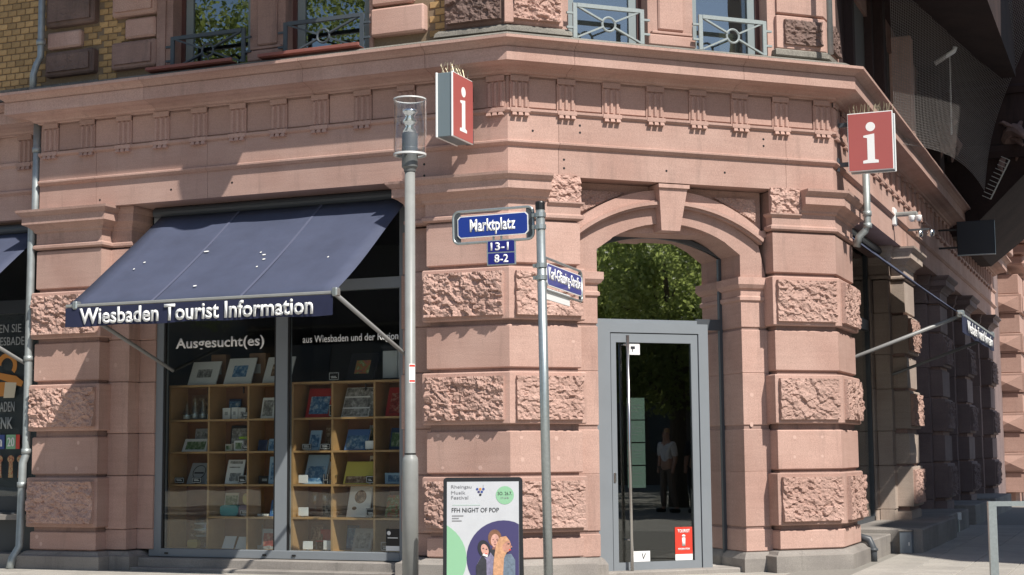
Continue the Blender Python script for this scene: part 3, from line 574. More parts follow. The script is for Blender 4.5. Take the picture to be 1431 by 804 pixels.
part('door_step', MB().cbox(.95, 2.85, .18, .9, -.04, .03, .01), GREY, B, 'C')
# --- interior shell
ins = part('interior_wall', MB().box(-6.0, 1.2, 4.6, 4.7, 0, 4.3).box(-5.0, -4.9, .56, 4.6, 0, 4.3).box(1.2, 1.3, 3.9, 4.7, 0, 4.3), DARK, B)
part('interior_floor', MB().prism([W('L', -9, -.5), W('L', -.3, -.5), W('C', .6, -.5), W('C', 3.4, -.6), W('R', .3, -.6), W('R', 19, -.6), (-9, 20)], -.05, .02), FLOORM, B)
part('interior_ceiling', MB().prism([W('L', -12.9, -.5), W('L', -.2, -.46), W('C', 0.2, -.46), W('C', 3.66, -.46), W('R', .2, -.46), W('R', 19, -.46), (-12.9, 20)], 4.15, 4.30), DARKR, B)
part('interior_wall', MB().box(W('R', 0, -3)[0], W('R', 0, -2.9)[0], 5.5, 20, 0, 4.3).box(-9.0, -6.1, 1.6, 1.7, 0, 4.1), DARK, B)
# --- upper storey
UZ = 6.95
uw = part('upper_wall', MB().sweep([W('L', -13, -.10), W('L', -.25, -.10)], [(-.3, UZ), (0, UZ), (0, 13), (-.3, 13)]).sweep([W('L', -.25, -.10), W('L', 0, -.1), W('C', LC, -.1), W('R', 19.3, -.1)], [(-.3, UZ+.001), (0, UZ+.001), (0, 13), (-.3, 13)]), SANDD, B)
part('upper_wall_core', MB().box(-13, -4.98, .10, .40, 5.5, UZ).box(-4.979, -4.14, .10, .40, 5.5, UZ).box(-1.60, -.2, .10, .40, 5.5, UZ), MORTAR, uw, 'L')
part('upper_wall_core', MB().box(.0, .68, .10, .4, 5.6, UZ).box(3.12, LC-.02, .10, .4, 5.6, UZ), SANDD, uw, 'C')
part('upper_wall_core', MB().box(.0, 19.3, .12, .4, 5.6, UZ), DEEPSHADE, uw, 'R')
part('roof_slab', MB().prism([W('L', -13, -.12), W('L', -.1, -.12), W('C', LC, -.12), W('R', 19.3, -.12), (-13, 22)], 12.8, 13.0), ROOFT, B)
part('upper_floor', MB().prism([W('L', -13, -.3), W('L', -.1, -.3), W('C', LC, -.3), W('R', 19.3, -.3), (-13, 22)], 5.40, 5.50), DARK, B)
part('upper_room_wall', MB().box(-6, -.3, 1.6, 1.7, 5.5, 9).box(-13, -12.9, .3, 20, -.05, 12.8), DARK, B, 'L'); part('upper_room_wall', MB().box(0.2, 3.6, 1.5, 1.6, 5.5, 9), DARK, B, 'C')
# bricks (each its own piece) in header bond
bkm = MB().cbox(-.059, .059, -.012, .03, -.033, .033, .004).mesh('brick'); bkm.materials.append(BRICKM)
nb_ = 0
def bricks(s0, s1, z0, z1, o=-.10, skip=None):
    global nb_
    row = 0; z = z0+.036
    while z < z1:
        s = s0+(.0 if row % 2 else .065)
        while s < s1+.02:
            if s > s0+.03 and not (skip and skip(s, z)):
                x, y = W('L', s, o); ob = link('brick', bkm, None, uw, (x, y, z), (0, 0, random.uniform(-.006, .006))); nb_ += 1
            s += .13
        z += .078; row += 1
bricks(-7.32, -5.98, 5.60, 6.86)
bricks(-5.20, -4.94, 5.62, 6.86)
bricks(-.93, -.70, 5.66, 6.6)
bricks(-5.42, -5.20, 6.05, 6.27); bricks(-4.96, -4.78, 6.05, 6.27)
part('soot_base', MB().box(-13, -5.2, .085, .12, 5.5, 5.64), LEDGE, uw, 'L')
# quoin pilasters
def quoin(s0, s1, z0, z1, o, mat, hew=None, m=.05, b=.02, fr='L', sd=0):
    q = part('quoin_block', MB().cbox(s0, s1, -o, .2, z0, z1, b), mat, uw, fr)
    if hew is not None: part('hewn_face', rock(s0+m, s1-m, z0+m, z1-m, o, 700+sd+int(abs(s0)*37)+int(z0*11), hew), SANDB if mat is SAND else mat, q, fr)
    return q
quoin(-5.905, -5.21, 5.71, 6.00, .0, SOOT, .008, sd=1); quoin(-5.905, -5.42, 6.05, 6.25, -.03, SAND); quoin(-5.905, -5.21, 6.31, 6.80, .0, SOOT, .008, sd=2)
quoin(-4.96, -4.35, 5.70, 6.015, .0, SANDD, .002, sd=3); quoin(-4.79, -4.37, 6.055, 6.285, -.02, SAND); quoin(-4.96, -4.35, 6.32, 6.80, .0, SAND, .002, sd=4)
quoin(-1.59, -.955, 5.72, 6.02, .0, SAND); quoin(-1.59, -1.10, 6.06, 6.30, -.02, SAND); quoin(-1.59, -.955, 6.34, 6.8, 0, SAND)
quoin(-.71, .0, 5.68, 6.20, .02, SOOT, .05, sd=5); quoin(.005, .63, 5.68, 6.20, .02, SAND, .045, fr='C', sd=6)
part('corner_fillet', MB().prism([W('L', -.05, -.02), W('L', 0.0, .06), W('C', .05, .06), W('C', .05, -.05)], 5.68, 6.2, .01), SAND, uw)
part('pilaster_base', MB().sweep([W('L', -.74, -.1), W('L', -.74, .02), (0, 0), W('C', .66, .0), W('C', .66, -.1)], [(-.1, 5.60), (.06, 5.60), (.05, 5.64), (.02, 5.672), (-.1, 5.675)]), LEDGE, uw)
# base under the right corner pilaster, hewn block and plain block above
def poly_u(e): return [W('C', 3.20-e, -.2), W('C', 3.20-e, e), W('C', LC-.07+t2*e, e), W('R', .55+e, e-.02), W('R', .55+e, -.2)]
ub = part('corner_pilaster', MB().prism(poly_u(-.04), 5.6, 6.95), SANDD, uw)
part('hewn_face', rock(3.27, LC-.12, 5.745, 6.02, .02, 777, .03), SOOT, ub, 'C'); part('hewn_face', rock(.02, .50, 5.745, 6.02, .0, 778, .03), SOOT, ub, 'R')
for z0, z1, e, m in ((5.60, 5.68, .06, LEDGE), (5.69, 6.07, .02, SAND), (6.10, 6.50, .0, SAND), (6.53, 6.9, .03, SAND)):
    part('stone_block', MB().prism(poly_u(e), z0, z1, .012), m, ub)
# window jamb mouldings and mullion pilasters
def pilm(fr, a, b, o=.02, mat=SAND):
    p = part('window_pilaster', MB().box(a, b, -o+.06, .3, 5.60, UZ), mat, uw, fr)
    m = (a+b)/2; w = (b-a)
    part('pilaster_panel', MB().cbox(a+w*.22, b-w*.22, -o+.03, .1, 5.78, UZ, .015), mat, p, fr)
    part('pilaster_foot', MB().cbox(a-.01, b+.01, -o+.005, .1, 5.60, 5.72, .012).cbox(a+.03, b-.03, -o+.012, .1, 5.73, 5.76, .006), mat, p, fr)
    return p
pilm('L', -3.11, -2.66, mat=SANDD); pilm('C', 1.63, 2.17)
pj = part('window_jamb', MB().box(-4.35, -4.13, .03, .3, 5.6, UZ).box(-4.29, -4.22, .01, .3, 5.55, UZ), SANDD, uw, 'L')
part('window_jamb', MB().box(-1.63, -1.59, .06, .3, 5.6, UZ), SAND, uw, 'L'); [part('window_jamb', MB().box(a_, b_, .03, .3, 5.6, UZ), SAND, uw, 'C') for a_, b_ in ((.63, .70), (3.09, 3.20))]
FRM = plain('dark_red_window_frame', (.10, .045, .04), .5); FRMG = plain('grey_window_frame', (.22, .26, .27), .5)
def upwin(fr, a, b):
    w = part('upper_window', MB().box(a, a+.05, .20, .28, 5.55, 7.0).box(b-.05, b, .20, .28, 5.55, 7.0).box(a, b, .20, .28, 5.5, 5.58), FRM, B, fr)
    part('casement', MB().box(a+.05, a+.14, .22, .27, 5.58, 7.0).box(b-.14, b-.05, .22, .27, 5.58, 7.0).box(a+.14, b-.14, .22, .27, 5.58, 5.66), FRMG, w, fr)
    part('pane', MB().box(a+.14, b-.14, .240, .247, 5.66, 7.0), UPG, w, fr)
    part('sill', MB().box(a-.02, b+.02, -.05, .2, 5.50, 5.575), LEDGE, w, fr)
def railing(fr, a, b, z0, z1, o, mat):
    t = .045; y = -o; m = MB()
    m.box(a, a+t, y-.012, y+.012, z0, z1).box(b-t, b, y-.012, y+.012, z0, z1).box(a+t, b-t, y-.02, y+.02, z1-.042, z1)
    cx, cz = (a+b)/2, (z0+z1)/2-.01; r = .075
    for sx, sz in ((a+t, z0+.01), (b-t, z0+.01), (a+t, z1-.03), (b-t, z1-.03)):
        d = Vector((cx-sx, 0, cz-sz)).normalized(); e = Vector((cx, y, cz))-d*r
        m.bar((sx, y, sz), e, .030, .018, (0, 1, 0))
    for z in (z0+.1, z1-.12): m.box(a-.07, a, y-.008, y+.02, z, z+.022).box(b, b+.07, y-.008, y+.02, z, z+.022)
    ra = part('window_railing', m, mat, B, fr)
    pts = [(cx+r*math.cos(2*math.pi*i/20), y, cz+r*math.sin(2*math.pi*i/20)) for i in range(21)]
    part('ring', MB().tube(pts, .013, 6), mat, ra, fr)
for fr, a, b, m in (('L', -4.13, -3.11, RAILD), ('L', -2.66, -1.63, RAILD), ('C', .70, 1.63, RAILM), ('C', 2.17, 3.09, RAILM)): upwin(fr, a, b)
railing('L', -4.11, -3.13, 5.60, 5.985, .03, RAILD); railing('L', -2.64, -1.65, 5.60, 5.985, .03, RAILD)
railing('C', .715, 1.535, 5.58, 5.955, .06, RAILM); railing('C', 2.19, 3.02, 5.58, 5.965, .06, RAILM)
for a, b in ((-4.30, -3.17), (-2.84, -1.60)):
    part('flower_box_board', MB().cbox(a, b, -.25, -.22, 5.568, 5.604, .004).cbox(a, a+.03, -.22, .06, 5.565, 5.61, .004).cbox(a, b, -.22, -.12, 5.562, 5.572, .003), REDBRD, B, 'L')
part('window_blind', MB().box(2.72, 2.95, .45, .47, 5.6, 5.95), plain('cream_blind', (.62, .55, .30), .7), B, 'C')
# left oriel with pendant and street balcony added overhead for their shade; visible side oriel
part('shade_oriel', MB().box(-4.9, -1.38, -1.2, .1, 7.10, 12.5).box(-4.7, -1.6, -1.0, .1, 6.95, 7.10).lathe([(0, -.80), (.12, -.68), (.22, -.45), (.26, -.1), (.26, 0)], 12, (-1.78, -1.06, 7.18)), SAND, B, 'L')
part('shade_balcony', MB().box(.9, 9.2, -1.35, .12, 7.35, 8.6), DEEPSHADE, B, 'R')
orl = part('side_oriel', MB().box(10.2, 16.8, -1.8, .12, 6.3, 12.5), DEEPSHADE, B, 'R')
part('oriel_corbel', MB().add([(10.3, -1.75, 6.3), (16.7, -1.75, 6.3), (16.7, .1, 6.3), (10.3, .1, 6.3), (11.0, -.25, 5.0), (16.0, -.25, 5.0), (16.0, .1, 5.0), (11.0, .1, 5.0)], [(0,1,5,4),(1,2,6,5),(3,0,4,7),(4,5,6,7),(3,2,1,0)]), DEEPSHADE, orl, 'R')
part('oriel_moulding', MB().sweep([W('R', 10.2, .1), W('R', 10.2, 1.8), W('R', 16.8, 1.8), W('R', 16.8, .1)], [(-.05, 6.2), (.04, 6.2), (.10, 6.3), (.10, 6.4), (-.05, 6.45)]).sweep([W('R', 10.2, .1), W('R', 10.2, 1.8), W('R', 16.8, 1.8)], [(-.05, 7.3), (.06, 7.3), (.10, 7.4), (-.05, 7.5)]), DEEPSHADE, orl)
# right upper wall: arched blind windows and piers in shade
for i, s in enumerate((1.9, 4.3, 6.7)):
    part('arched_window', MB().xprism([(s, 5.7), (s+1.2, 5.7)]+arc(s, s+1.2, 6.9, 7.3, 10)[::-1], .14-.03, .2), DARK, uw, 'R')
    part('window_surround', MB().box(s-.2, s-.05, .02, .2, 5.62, 7.2).box(s+1.25, s+1.4, .02, .2, 5.62, 7.2).box(s-.25, s+1.45, -.03, .2, 5.60, 5.70), DEEPSHADE, uw, 'R')
for q in ((5.25, 5.5, -.20, .2, 5.5, 7.2), (8.1, 8.7, -.22, .2, 5.6, 7.3), (3.45, 3.75, -.08, .2, 5.6, 7.3), (17.3, 18.2, -.3, .2, 5.6, 9), (18.5, 19.2, -.45, .2, 5.55, 8.2)): part('wall_pier', MB().cbox(*q, .02), SAND if q[0] > 17 or q[0] == 5.25 else DEEPSHADE, uw, 'R')  # piers catching sun get the plain stone, shaded ones the darkened stone
# low plinth walls and shopfronts of the side street
lw = part('plinth_wall', MB().cbox(1.1, 2.6, -.10, .6, -.05, .235, .012), GREY, B, 'R'); part('plinth_wall', MB().cbox(2.603, 6.19, -.48, .6, -.05, .30, .02), GREY, B, 'R')
part('plinth_wall', MB().cbox(6.2, 9.15, -.34, .6, -.05, .30, .012), GREY, B, 'R'); part('plinth_wall', MB().cbox(10.2, 12.8, -.34, .6, -.05, .32, .012), GREY, B, 'R'); part('plinth_wall', MB().cbox(13.9, 17.4, -.34, .6, -.05, .32, .012), GREY, B, 'R')
for a, b in ((1.5, 4.72), (6.6, 8.75), (10.6, 12.42), (14.3, 17.0)):
    w = part('street_window', MB().box(a, a+.10, .42, .52, .235, 4.1).box(b-.1, b, .42, .52, .235, 4.1).box(a, b, .42, .52, 2.9, 3.05).box(a, b, .42, .52, .235, .36), STEELD, B, 'R')
    part('pane', MB().box(a+.1, b-.1, .45, .458, .36, 2.9).box(a+.1, b-.1, .45, .458, 3.05, 4.1), SHOPG, w, 'R')
    part('lintel_soffit', MB().box(a-.2, b+.2, .3, .42, 3.95, 4.11), SANDD, w, 'R')
# ================================================================== AWNINGS
def awning(name, label, fr, s0, s1, zt, ot, zf, of, text, tw_, group, sag=.035):
    t = thing(name, label, 'awning', group=group)
    n = 12; m = MB()
    def yo(u): return -(ot+(of-ot)*u), zt+(zf-zt)*u-sag*4*u*(1-u)
    vs = []; fs = []; ns = 18
    for i in range(ns+1):
        for j in range(n+1):
            y, z = yo(j/n); z += (.010*math.sin(i*1.1+j*.35)+.007*math.sin(i*.43+1)+.005*math.sin(i*2.3-j*.6))*math.sin(math.pi*j/n)**.7; vs.append((s0+(s1-s0)*i/ns, y, z))
    k = len(vs); vs += [(x, y+.0015, z-.003) for x, y, z in vs]
    for i in range(ns):
        for j in range(n):
            a = i*(n+1)+j; fs.append((a, a+1, a+n+2, a+n+1)); fs.append((k+a, k+a+n+1, k+a+n+2, k+a+1))
    rim = [i*(n+1) for i in range(ns+1)]+[ns*(n+1)+j for j in range(1, n+1)]+[i*(n+1)+n for i in range(ns-1, -1, -1)]+[j for j in range(n-1, 0, -1)]
    for q in range(len(rim)): a, b = rim[q], rim[(q+1) % len(rim)]; fs.append((a, b, k+b, k+a))
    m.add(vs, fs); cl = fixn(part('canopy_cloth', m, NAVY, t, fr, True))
    for u in (1/3, 2/3):
        x = s0+(s1-s0)*u; mm = MB()
        for j in range(n):
            y0, z0 = yo(j/n); y1, z1 = yo((j+1)/n); mm.bar((x, y0, z0+.007), (x, y1, z1+.007), .006, .03, (0, 0, 1))
        part('seam', mm, SEAM, cl, fr)
    part('front_bar', MB().cbox(s0-.005, s1+.005, -of-.020, -of+.025, zf-.018, zf+.014, .006), LAMPP, t, fr)
    # valance, slightly billowing
    m = MB(); vs = []; fs = []; nx, nz = 40, 5; hv = .20
    for i in range(nx+1):
        for j in range(nz+1):
            x = s0+(s1-s0)*i/nx; d = j/nz
            vs.append((x, -of-.02-.006*d*math.sin(i*.8)-.004*math.sin(i*2.1)*d, zf-.022-hv*d-(.006*math.sin(i*.55)*d)))
    k = len(vs); vs += [(x, y+.005, z) for x, y, z in vs]
    for i in range(nx):
        for j in range(nz):
            a = i*(nz+1)+j; fs.append((a, a+1, a+nz+2, a+nz+1)); fs.append((k+a, k+a+nz+1, k+a+nz+2, k+a+1))
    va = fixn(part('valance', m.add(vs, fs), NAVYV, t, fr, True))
    if text:
        a, b, z, h = text
        letters('Wiesbaden Tourist Information', fr, a, z, of+.0335, b-a, h, CLOTHL, va, .024)
    for x, dx in ((s0+.12, 1), (s1-.0, -1)):
        kx = x if dx > 0 else x+.02
        part('folding_arm', MB().tube([(kx, -of, zf-.02), (kx+.25*dx*0, -ot*.0+.40, zf-.58), (kx, .45, zf-.60)], [.024, .020, .02], 10), ARMM, t, fr, True)
        part('arm_joint', MB().cbox(kx-.03, kx+.03, -of-.035, -of+.05, zf-.04, zf+.045, .012), GALV, t, fr)
    return t, cl
aw, cl = awning('awning', 'large navy awning lettered Wiesbaden Tourist Information over the shop window left of the door', 'L', -4.47, -1.30, 4.03, -.38, 2.83, 1.30, (-4.28, -1.51, 2.625, .172), None, 'awnings')
for s, u, w in ((-4.05, .55, .04), (-4.10, .62, .03), (-3.35, .47, .09), (-2.55, .55, .06), (-2.50, .60, .05), (-2.62, .52, .03), (-2.50, .68, .03), (-3.05, .86, .06), (-1.72, .62, .025)):
    y = -(-.38+1.68*u); z = 4.03-1.20*u-.035*4*u*(1-u)+.016
    part('bird_dropping', MB().add([(s+w*.38*math.cos(a), y-.011*math.sin(a), z-.0078*math.sin(a)+.003) for a in [i*.785 for i in range(8)]], [tuple(range(8))]), BIRD, cl, 'L')
aw2, _ = awning('awning', 'navy awning with white lettering over the window of the shaded side street', 'R', 1.25, 5.05, 4.0, -.30, 2.82, 1.17, (1.7, 4.8, 2.625, .15), None, 'awnings')
aw3, _ = awning('awning', 'navy awning cut by the left picture edge beside the zinc downpipe', 'L', -9.0, -6.13, 3.95, -.36, 2.80, 1.20, None, None, 'awnings')
part('roller_box', MB().tube([(-9.1, .36, 3.99), (-6.03, .36, 3.99)], .06, 14), STEELD, aw3, 'L')
part('roller_box', MB().tube([(1.32, .30, 4.04), (4.9, .30, 4.04)], .06, 14), STEELD, aw2, 'R')
# ================================================================== i SIGNS
def isign(label, loc, rz):
    """box sign; face in x-z plane facing -y, projecting along +x from the wall bracket at the origin"""
    t = thing('information_sign', label, 'sign', loc, rz, 'projecting information signs')
    w, h, d = .50, .66, .19; x0 = .13
    part('casing', MB().cbox(x0+.012, x0+w-.012, -d/2+.014, d/2-.014, -h/2+.006, h/2-.006, .004), plain('sign_casing_grey', (.16, .20, .22), .4) if 'sign_casing_grey' not in MATS else MATS['sign_casing_grey'], t)
    part('white_trim', MB().cbox(x0, x0+w, -d/2, -d/2+.02, -h/2, h/2, .004).cbox(x0, x0+w, d/2-.02, d/2, -h/2, h/2, .004), WHITE, t)
    for s in (-1, 1):
        f = part('red_face', MB().box(x0+.01, x0+w-.01, (-d/2-.003 if s < 0 else d/2-.002), (-d/2+.002 if s < 0 else d/2+.003), -h/2+.01, h/2-.01), RED, t)
        # the white letter i with slab serifs
        m = MB(); y = -.0015
        def tr(pts): return [(x, z) for x, z in pts]
        m.xprism(tr([(-.085, -.245), (.085, -.245), (.085, -.215), (.045, -.205), (.045, .085), (-.075, .068), (-.075, .048), (-.035, .038), (-.035, -.205), (-.085, -.215)]), y, 0)
        m.disc(.005, .165, .052, y, seg=24, th=.0015)
        yy = -d/2-.003 if s < 0 else d/2+.003
        o = part('letter_i', m, WHITEL, f); o.location = (x0+w/2, yy, 0)
        if s > 0: o.rotation_euler = (0, 0, math.pi)
    [part('bracket', MB().box(-.001, x0, -.02, .02, zz-.025, zz+.025).box(-.01, .012, -.04, .04, zz-.075, zz+.075), STEELD, t) for zz in (-.225, .225)]
    sp = MB(); rr = random.Random(3)
    for i in range(26):
        x = x0+.03+(w-.06)*i/25; y = (-.05, .05, 0)[i % 3]
        sp.tube([(x, y, h/2-.005), (x+rr.uniform(-.03, .03), y+rr.uniform(-.06, .06), h/2+.11)], .0028, 4)
    part('bird_spikes', sp, plain('brass_spike', (.45, .40, .28), .4, metal=.6) if 'brass_spike' not in MATS else MATS['brass_spike'], t)
    return t
x, y = W('L', -.395, .07); isign('red box sign with white letter i at the corner just right of the lamp head', (x, y, 4.725), -math.pi/2)
x, y = W('R', .22, .02); isign('red box sign with white letter i on the right corner, facing the viewer squarely', (x, y, 4.68), 0)
# ================================================================== DOWNPIPES
dpz = thing('downpipe', 'grey zinc downpipe running down the left edge of the front past the cornice', 'downpipe', (0, 0, 0), group='downpipes')
x1, y1 = W('L', -5.96, .03)
part('upper_pipe', MB().tube([(-5.93, -.04, 9), (-5.93, -.04, 5.95), (-5.955, -.08, 5.85), (-5.965, -.12, 5.72), (-5.965, -.12, 5.5)], .040, 12), ZINC, dpz, smooth=True)
part('lower_pipe', MB().tube([(-6.0, .02, 5.3), (-6.0, .02, 4.12), (-6.03, .0, 3.95), (-6.03, .0, 1.30), (-6.05, -.03, 1.2), (-6.055, -.03, .9), (-6.06, -.04, .25), (-6.09, -.12, .12), (-6.09, -.16, .0)], .046, 12), ZINC, dpz, smooth=True)
for x, y, z in ((-5.93, -.04, 6.12), (-6.0, .02, 4.85), (-6.03, .0, 2.4), (-6.03, .0, 1.33), (-6.055, -.03, .95)): part('pipe_collar', MB().lathe([(.047, -.03), (.056, -.028), (.056, .028), (.047, .03)], 14, (x, y, z)), ZINC, dpz, smooth=True)
dpr = thing('downpipe', 'short zinc downpipe with elbow below the right information sign', 'downpipe', group='downpipes')
xa, ya = W('R', .30, .12); xb, yb = W('R', .85, .22); xc, yc = W('R', .98, .03)
part('upper_pipe', MB().tube([(xa-.06, ya-.55, 9), (xa-.06, ya-.55, 5.62)], .032, 10), ZINC, dpr, smooth=True)
part('lower_pipe', MB().tube([(xb, yb, 4.55), (xb, yb, 3.86), (xb-.03, yb, 3.78), (xb-.10, yb, 3.72), (xb-.13, yb, 3.6)], .042, 12), ZINC, dpr, smooth=True)
for z in (3.98, 3.84): part('pipe_collar', MB().lathe([(.042, -.03), (.052, -.028), (.052, .028), (.042, .03)], 14, (xb, yb, z)), ZINC, dpr, smooth=True)
dpk = thing('drain_pipe', 'black drain elbow at the foot of the right corner pier', 'drainpipe', group=None)
xq, yq = W('R', 1.12, .02); part('pipe', MB().tube([(xq-.15, yq, .30), (xq+.06, yq, .24), (xq+.10, yq, .14), (xq+.10, yq, -.02)], .045, 12), STEELD, dpk, smooth=True)
part('pipe_collar', MB().lathe([(.046, -.015), (.058, -.012), (.058, .012), (.046, .015)], 14, (xq+.10, yq, .13)), STEELD, dpk, smooth=True)
# ================================================================== STREET LAMP
lp = thing('street_lamp', 'slim grey street lamp with clear glass cylinder head before the shop window', 'street lamp', (.218, -2.722, 0))
part('post', MB().lathe([(.0, 0), (.068, 0), (.068, 1.20), (.064, 1.235), (.047, 1.26), (.047, 1.265), (.0455, 1.27), (.044, 3.66), (0, 3.66)], 24), LAMPP, lp, smooth=True)
part('post_groove', MB().lathe([(.0485, 1.262), (.0485, 1.275)], 24), BLACK, lp)
part('collar', MB().lathe([(0, 3.66), (.050, 3.66), (.052, 3.68), (.069, 3.70), (.069, 3.86), (.067, 3.87), (.067, 3.99), (0, 3.99)], 24), LAMPD, lp, smooth=False)
gl_ = part('glass_cylinder', MB().lathe([(.139, 3.80), (.139, 4.285), (.133, 4.285), (.133, 3.80), (.139, 3.80)], 32), LAMPG, lp, smooth=True)
part('rim', MB().lathe([(.141, 3.797), (.141, 3.815), (.126, 3.815), (.126, 3.797), (.141, 3.797)], 32), PLASTICW, lp, smooth=True)
part('rim', MB().lathe([(.141, 4.28), (.141, 4.292), (.134, 4.292), (.134, 4.28), (.141, 4.28)], 32), PLASTICW, lp, smooth=True)
part('rim_spoke', MB().box(-.13, .13, -.01, .01, 3.80, 3.815).box(-.01, .01, -.13, .13, 3.80, 3.815), LAMPD, lp)
part('reflector', MB().lathe([(.05, 3.99), (.066, 4.0), (.035, 4.05), (.060, 4.085), (.066, 4.09), (.036, 4.135), (.062, 4.17), (.066, 4.175), (.066, 4.195), (0, 4.197)], 24), REFL, lp, smooth=True)
def patch(z0, z1, a0, a1, r, mat, name):
    n = 8; vs = []
    for k in range(n+1):
        a = R_(a0+(a1-a0)*k/n); vs += [(r*math.cos(a), r*math.sin(a), z0), (r*math.cos(a), r*math.sin(a), z1)]
    return part(name, MB().add(vs, [(2*k, 2*k+2, 2*k+3, 2*k+1) for k in range(n)]), mat, lp)
patch(1.86, 2.02, -75, 0, .0462, WHITE, 'post_sticker'); patch(1.868, 1.884, -70, -5, .0466, REDST, 'sticker_print'); patch(1.995, 2.012, -70, -5, .0466, REDST, 'sticker_print')
# ================================================================== STREET NAME POST
sp = thing('street_sign_post', 'galvanised post with blue street name signs Marktplatz and house numbers', 'street sign', (1.425, -2.66, 0), rot=(0, R_(-.75), 0))
part('post', MB().tube([(0, 0, 0), (0, 0, 3.27)], .038, 18), GALV, sp, smooth=True)
part('post_cap', MB().lathe([(0, 3.33), (.036, 3.33), (.040, 3.32), (.040, 3.262), (0, 3.262)], 18), BLACK, sp)
for z in (3.12, 3.22, 2.80, 2.70): part('clamp', MB().lathe([(.041, z-.02), (.046, z-.018), (.046, z+.018), (.041, z+.02)], 18).box(-.07, -.03, -.02, .02, z-.015, z+.015), GALV, sp)
sp_rot = -R_(.75)
def round_rect(w, h, r, n=5):
    pts = []
    for cx, cz, a0 in ((w/2-r, h/2-r, 0), (-w/2+r, h/2-r, 90), (-w/2+r, -h/2+r, 180), (w/2-r, -h/2+r, 270)):
        for i in range(n+1): a = R_(a0+90*i/n); pts.append((cx+r*math.cos(a), cz+r*math.sin(a)))
    return pts
def name_sign(parent, text, loc, rz, w, h, tw2, th_, tilt=0):
    fr_ = round_rect(w+.085, h+.085, .05); pts = [(x, 0, z) for x, z in fr_]+[(fr_[0][0], 0, fr_[0][1])]
    holder = part('tube_frame', MB().tube(pts, .012, 8), GALV, parent, smooth=True); holder.location = loc; holder.rotation_euler = (0, tilt, rz)
    for a_ in (-w/2-.035, w/2-.02): part('backing', MB().box(a_, a_+.055, -.004, .012, -h/2-.03, h/2+.03), STEELD, holder)
    def plate(k): c = .022; a, b = w/2-k, h/2-k; return [(-a+c, -b), (a-c, -b), (a, -b+c), (a, b-c), (a-c, b), (-a+c, b), (-a, b-c), (-a, -b+c)]
    part('white_border', MB().xprism(plate(0), -.012, 0), WHITE, holder); part('blue_plate', MB().xprism(plate(.007), -.0135, -.002), BLUE, holder)
    me = text_mesh(text, tw2, th_, .03); l = link('lettering', me, WHITEL, holder); l.location = (-tw2/2, -.0145, -th_*.52 if 'p' not in text else -th_*.56)
    return holder
name_sign(sp, 'Marktplatz', (-.425, 0, 3.165), R_(2), .63, .185, .405, .138)
hn = part('number_plate', MB().cbox(-.125, .125, -.006, .004, -.105, .105, .003), GALV, sp); hn.location = (-.35, -.01, 2.93); hn.rotation_euler = (0, 0, R_(8))
for t_, dz in (('13-1', .052), ('8-2', -.050)):
    q = part('blue_plate', MB().box(-.113, .113, -.009, -.005, -.045+dz, .046+dz), BLUED, hn)
    me = text_mesh(t_, .155 if len(t_) > 3 else .12, .068, .02); l = link('lettering', me, WHITEL, hn); l.location = (-.09 if len(t_) > 3 else -.06, -.0095, dz-.034)
part('hanger', MB().box(-.43, -.415, -.006, .006, 3.02, 3.08).box(-.36, -.345, -.006, .006, 3.02, 3.08), GALV, sp)
name_sign(sp, 'Karl-Gl\u00e4ssing-Stra\u00dfe', (-.02, .57, 2.735), R_(94), 1.04, .185, .96, .135)
wp = part('white_plate', MB().cbox(-.38, .30, -.004, .004, -.05, .05, .003), WHITE, sp); wp.location = (-.02, .46, 2.575); wp.rotation_euler = (0, 0, R_(94))
# ================================================================== POSTER STAND
ps = thing('poster_stand', 'black framed poster stand advertising a night of pop between the lamp and the post', 'poster stand', (.98, -2.97, 0), R_(22), rot=(R_(-5), 0, R_(20)))
fw_, fh = .64, 1.08
part('frame', MB().xprism([(x, z+fh/2-.0) for x, z in round_rect(fw_, fh, .03)]+[], 0.0, .03), BLACK, ps)
pst = part('poster', MB().box(-.29, .29, -.004, .002, .04, fh-.035), plain('poster_paper', (.50, .51, .53), .35, var=.06, scale=6), ps)
part('foot', MB().box(-.32, -.28, -.02, .5, -.03, .01).box(.28, .32, -.02, .5, -.03, .01), BLACK, ps); part('rear_frame', MB().bar((-.3, .04, 1.0), (-.3, .48, 0), .03, .03).bar((.3, .04, 1.0), (.3, .48, 0), .03, .03), BLACK, ps)
def pl(name, mb, mat): return part(name, mb, mat, pst)
y0 = -.006
def clip_disc(cx, cz, r, x0, x1, z0, seg=40):
    return [(min(max(cx+r*math.cos(t), x0), x1), max(cz+r*math.sin(t), z0)) for t in [-2*math.pi*i/seg for i in range(seg)]]
pl('green_circle', MB().disc(.178, .935, .073, y0), GREENP)
pl('green_circle', MB().xprism(clip_disc(-.43, .43, .30, -.289, .289, .045), y0, y0+.001), GREENP)
pl('violet_circle', MB().xprism(clip_disc(.165, .44, .295, -.289, .289, .045), y0-.0006, y0), PURP)
FIG = [0, 0]
def ell(cx, cz, rx, rz, y, mat, name='portrait_print', rot=0):
    cx = (cx-.07)*.82+.07+FIG[0]; cz = (cz-.40)*.82+.40+FIG[1]; rx *= .8; rz *= .8
    p = [(min(cx+rx*math.cos(t)*math.cos(rot)-rz*math.sin(t)*math.sin(rot), .289), cz+rx*math.cos(t)*math.sin(rot)+rz*math.sin(t)*math.cos(rot)) for t in [-2*math.pi*i/20 for i in range(20)]]
    pl(name, MB().xprism(p, y, y+.0005), mat)
def poly(pts, y, mat, name='portrait_print'): pl(name, MB().xprism([(min(max((x-.07)*.82+.07+FIG[0], -.289), .289), max((z-.40)*.82+.40+FIG[1], .045)) for x, z in pts], y, y+.0005), mat)
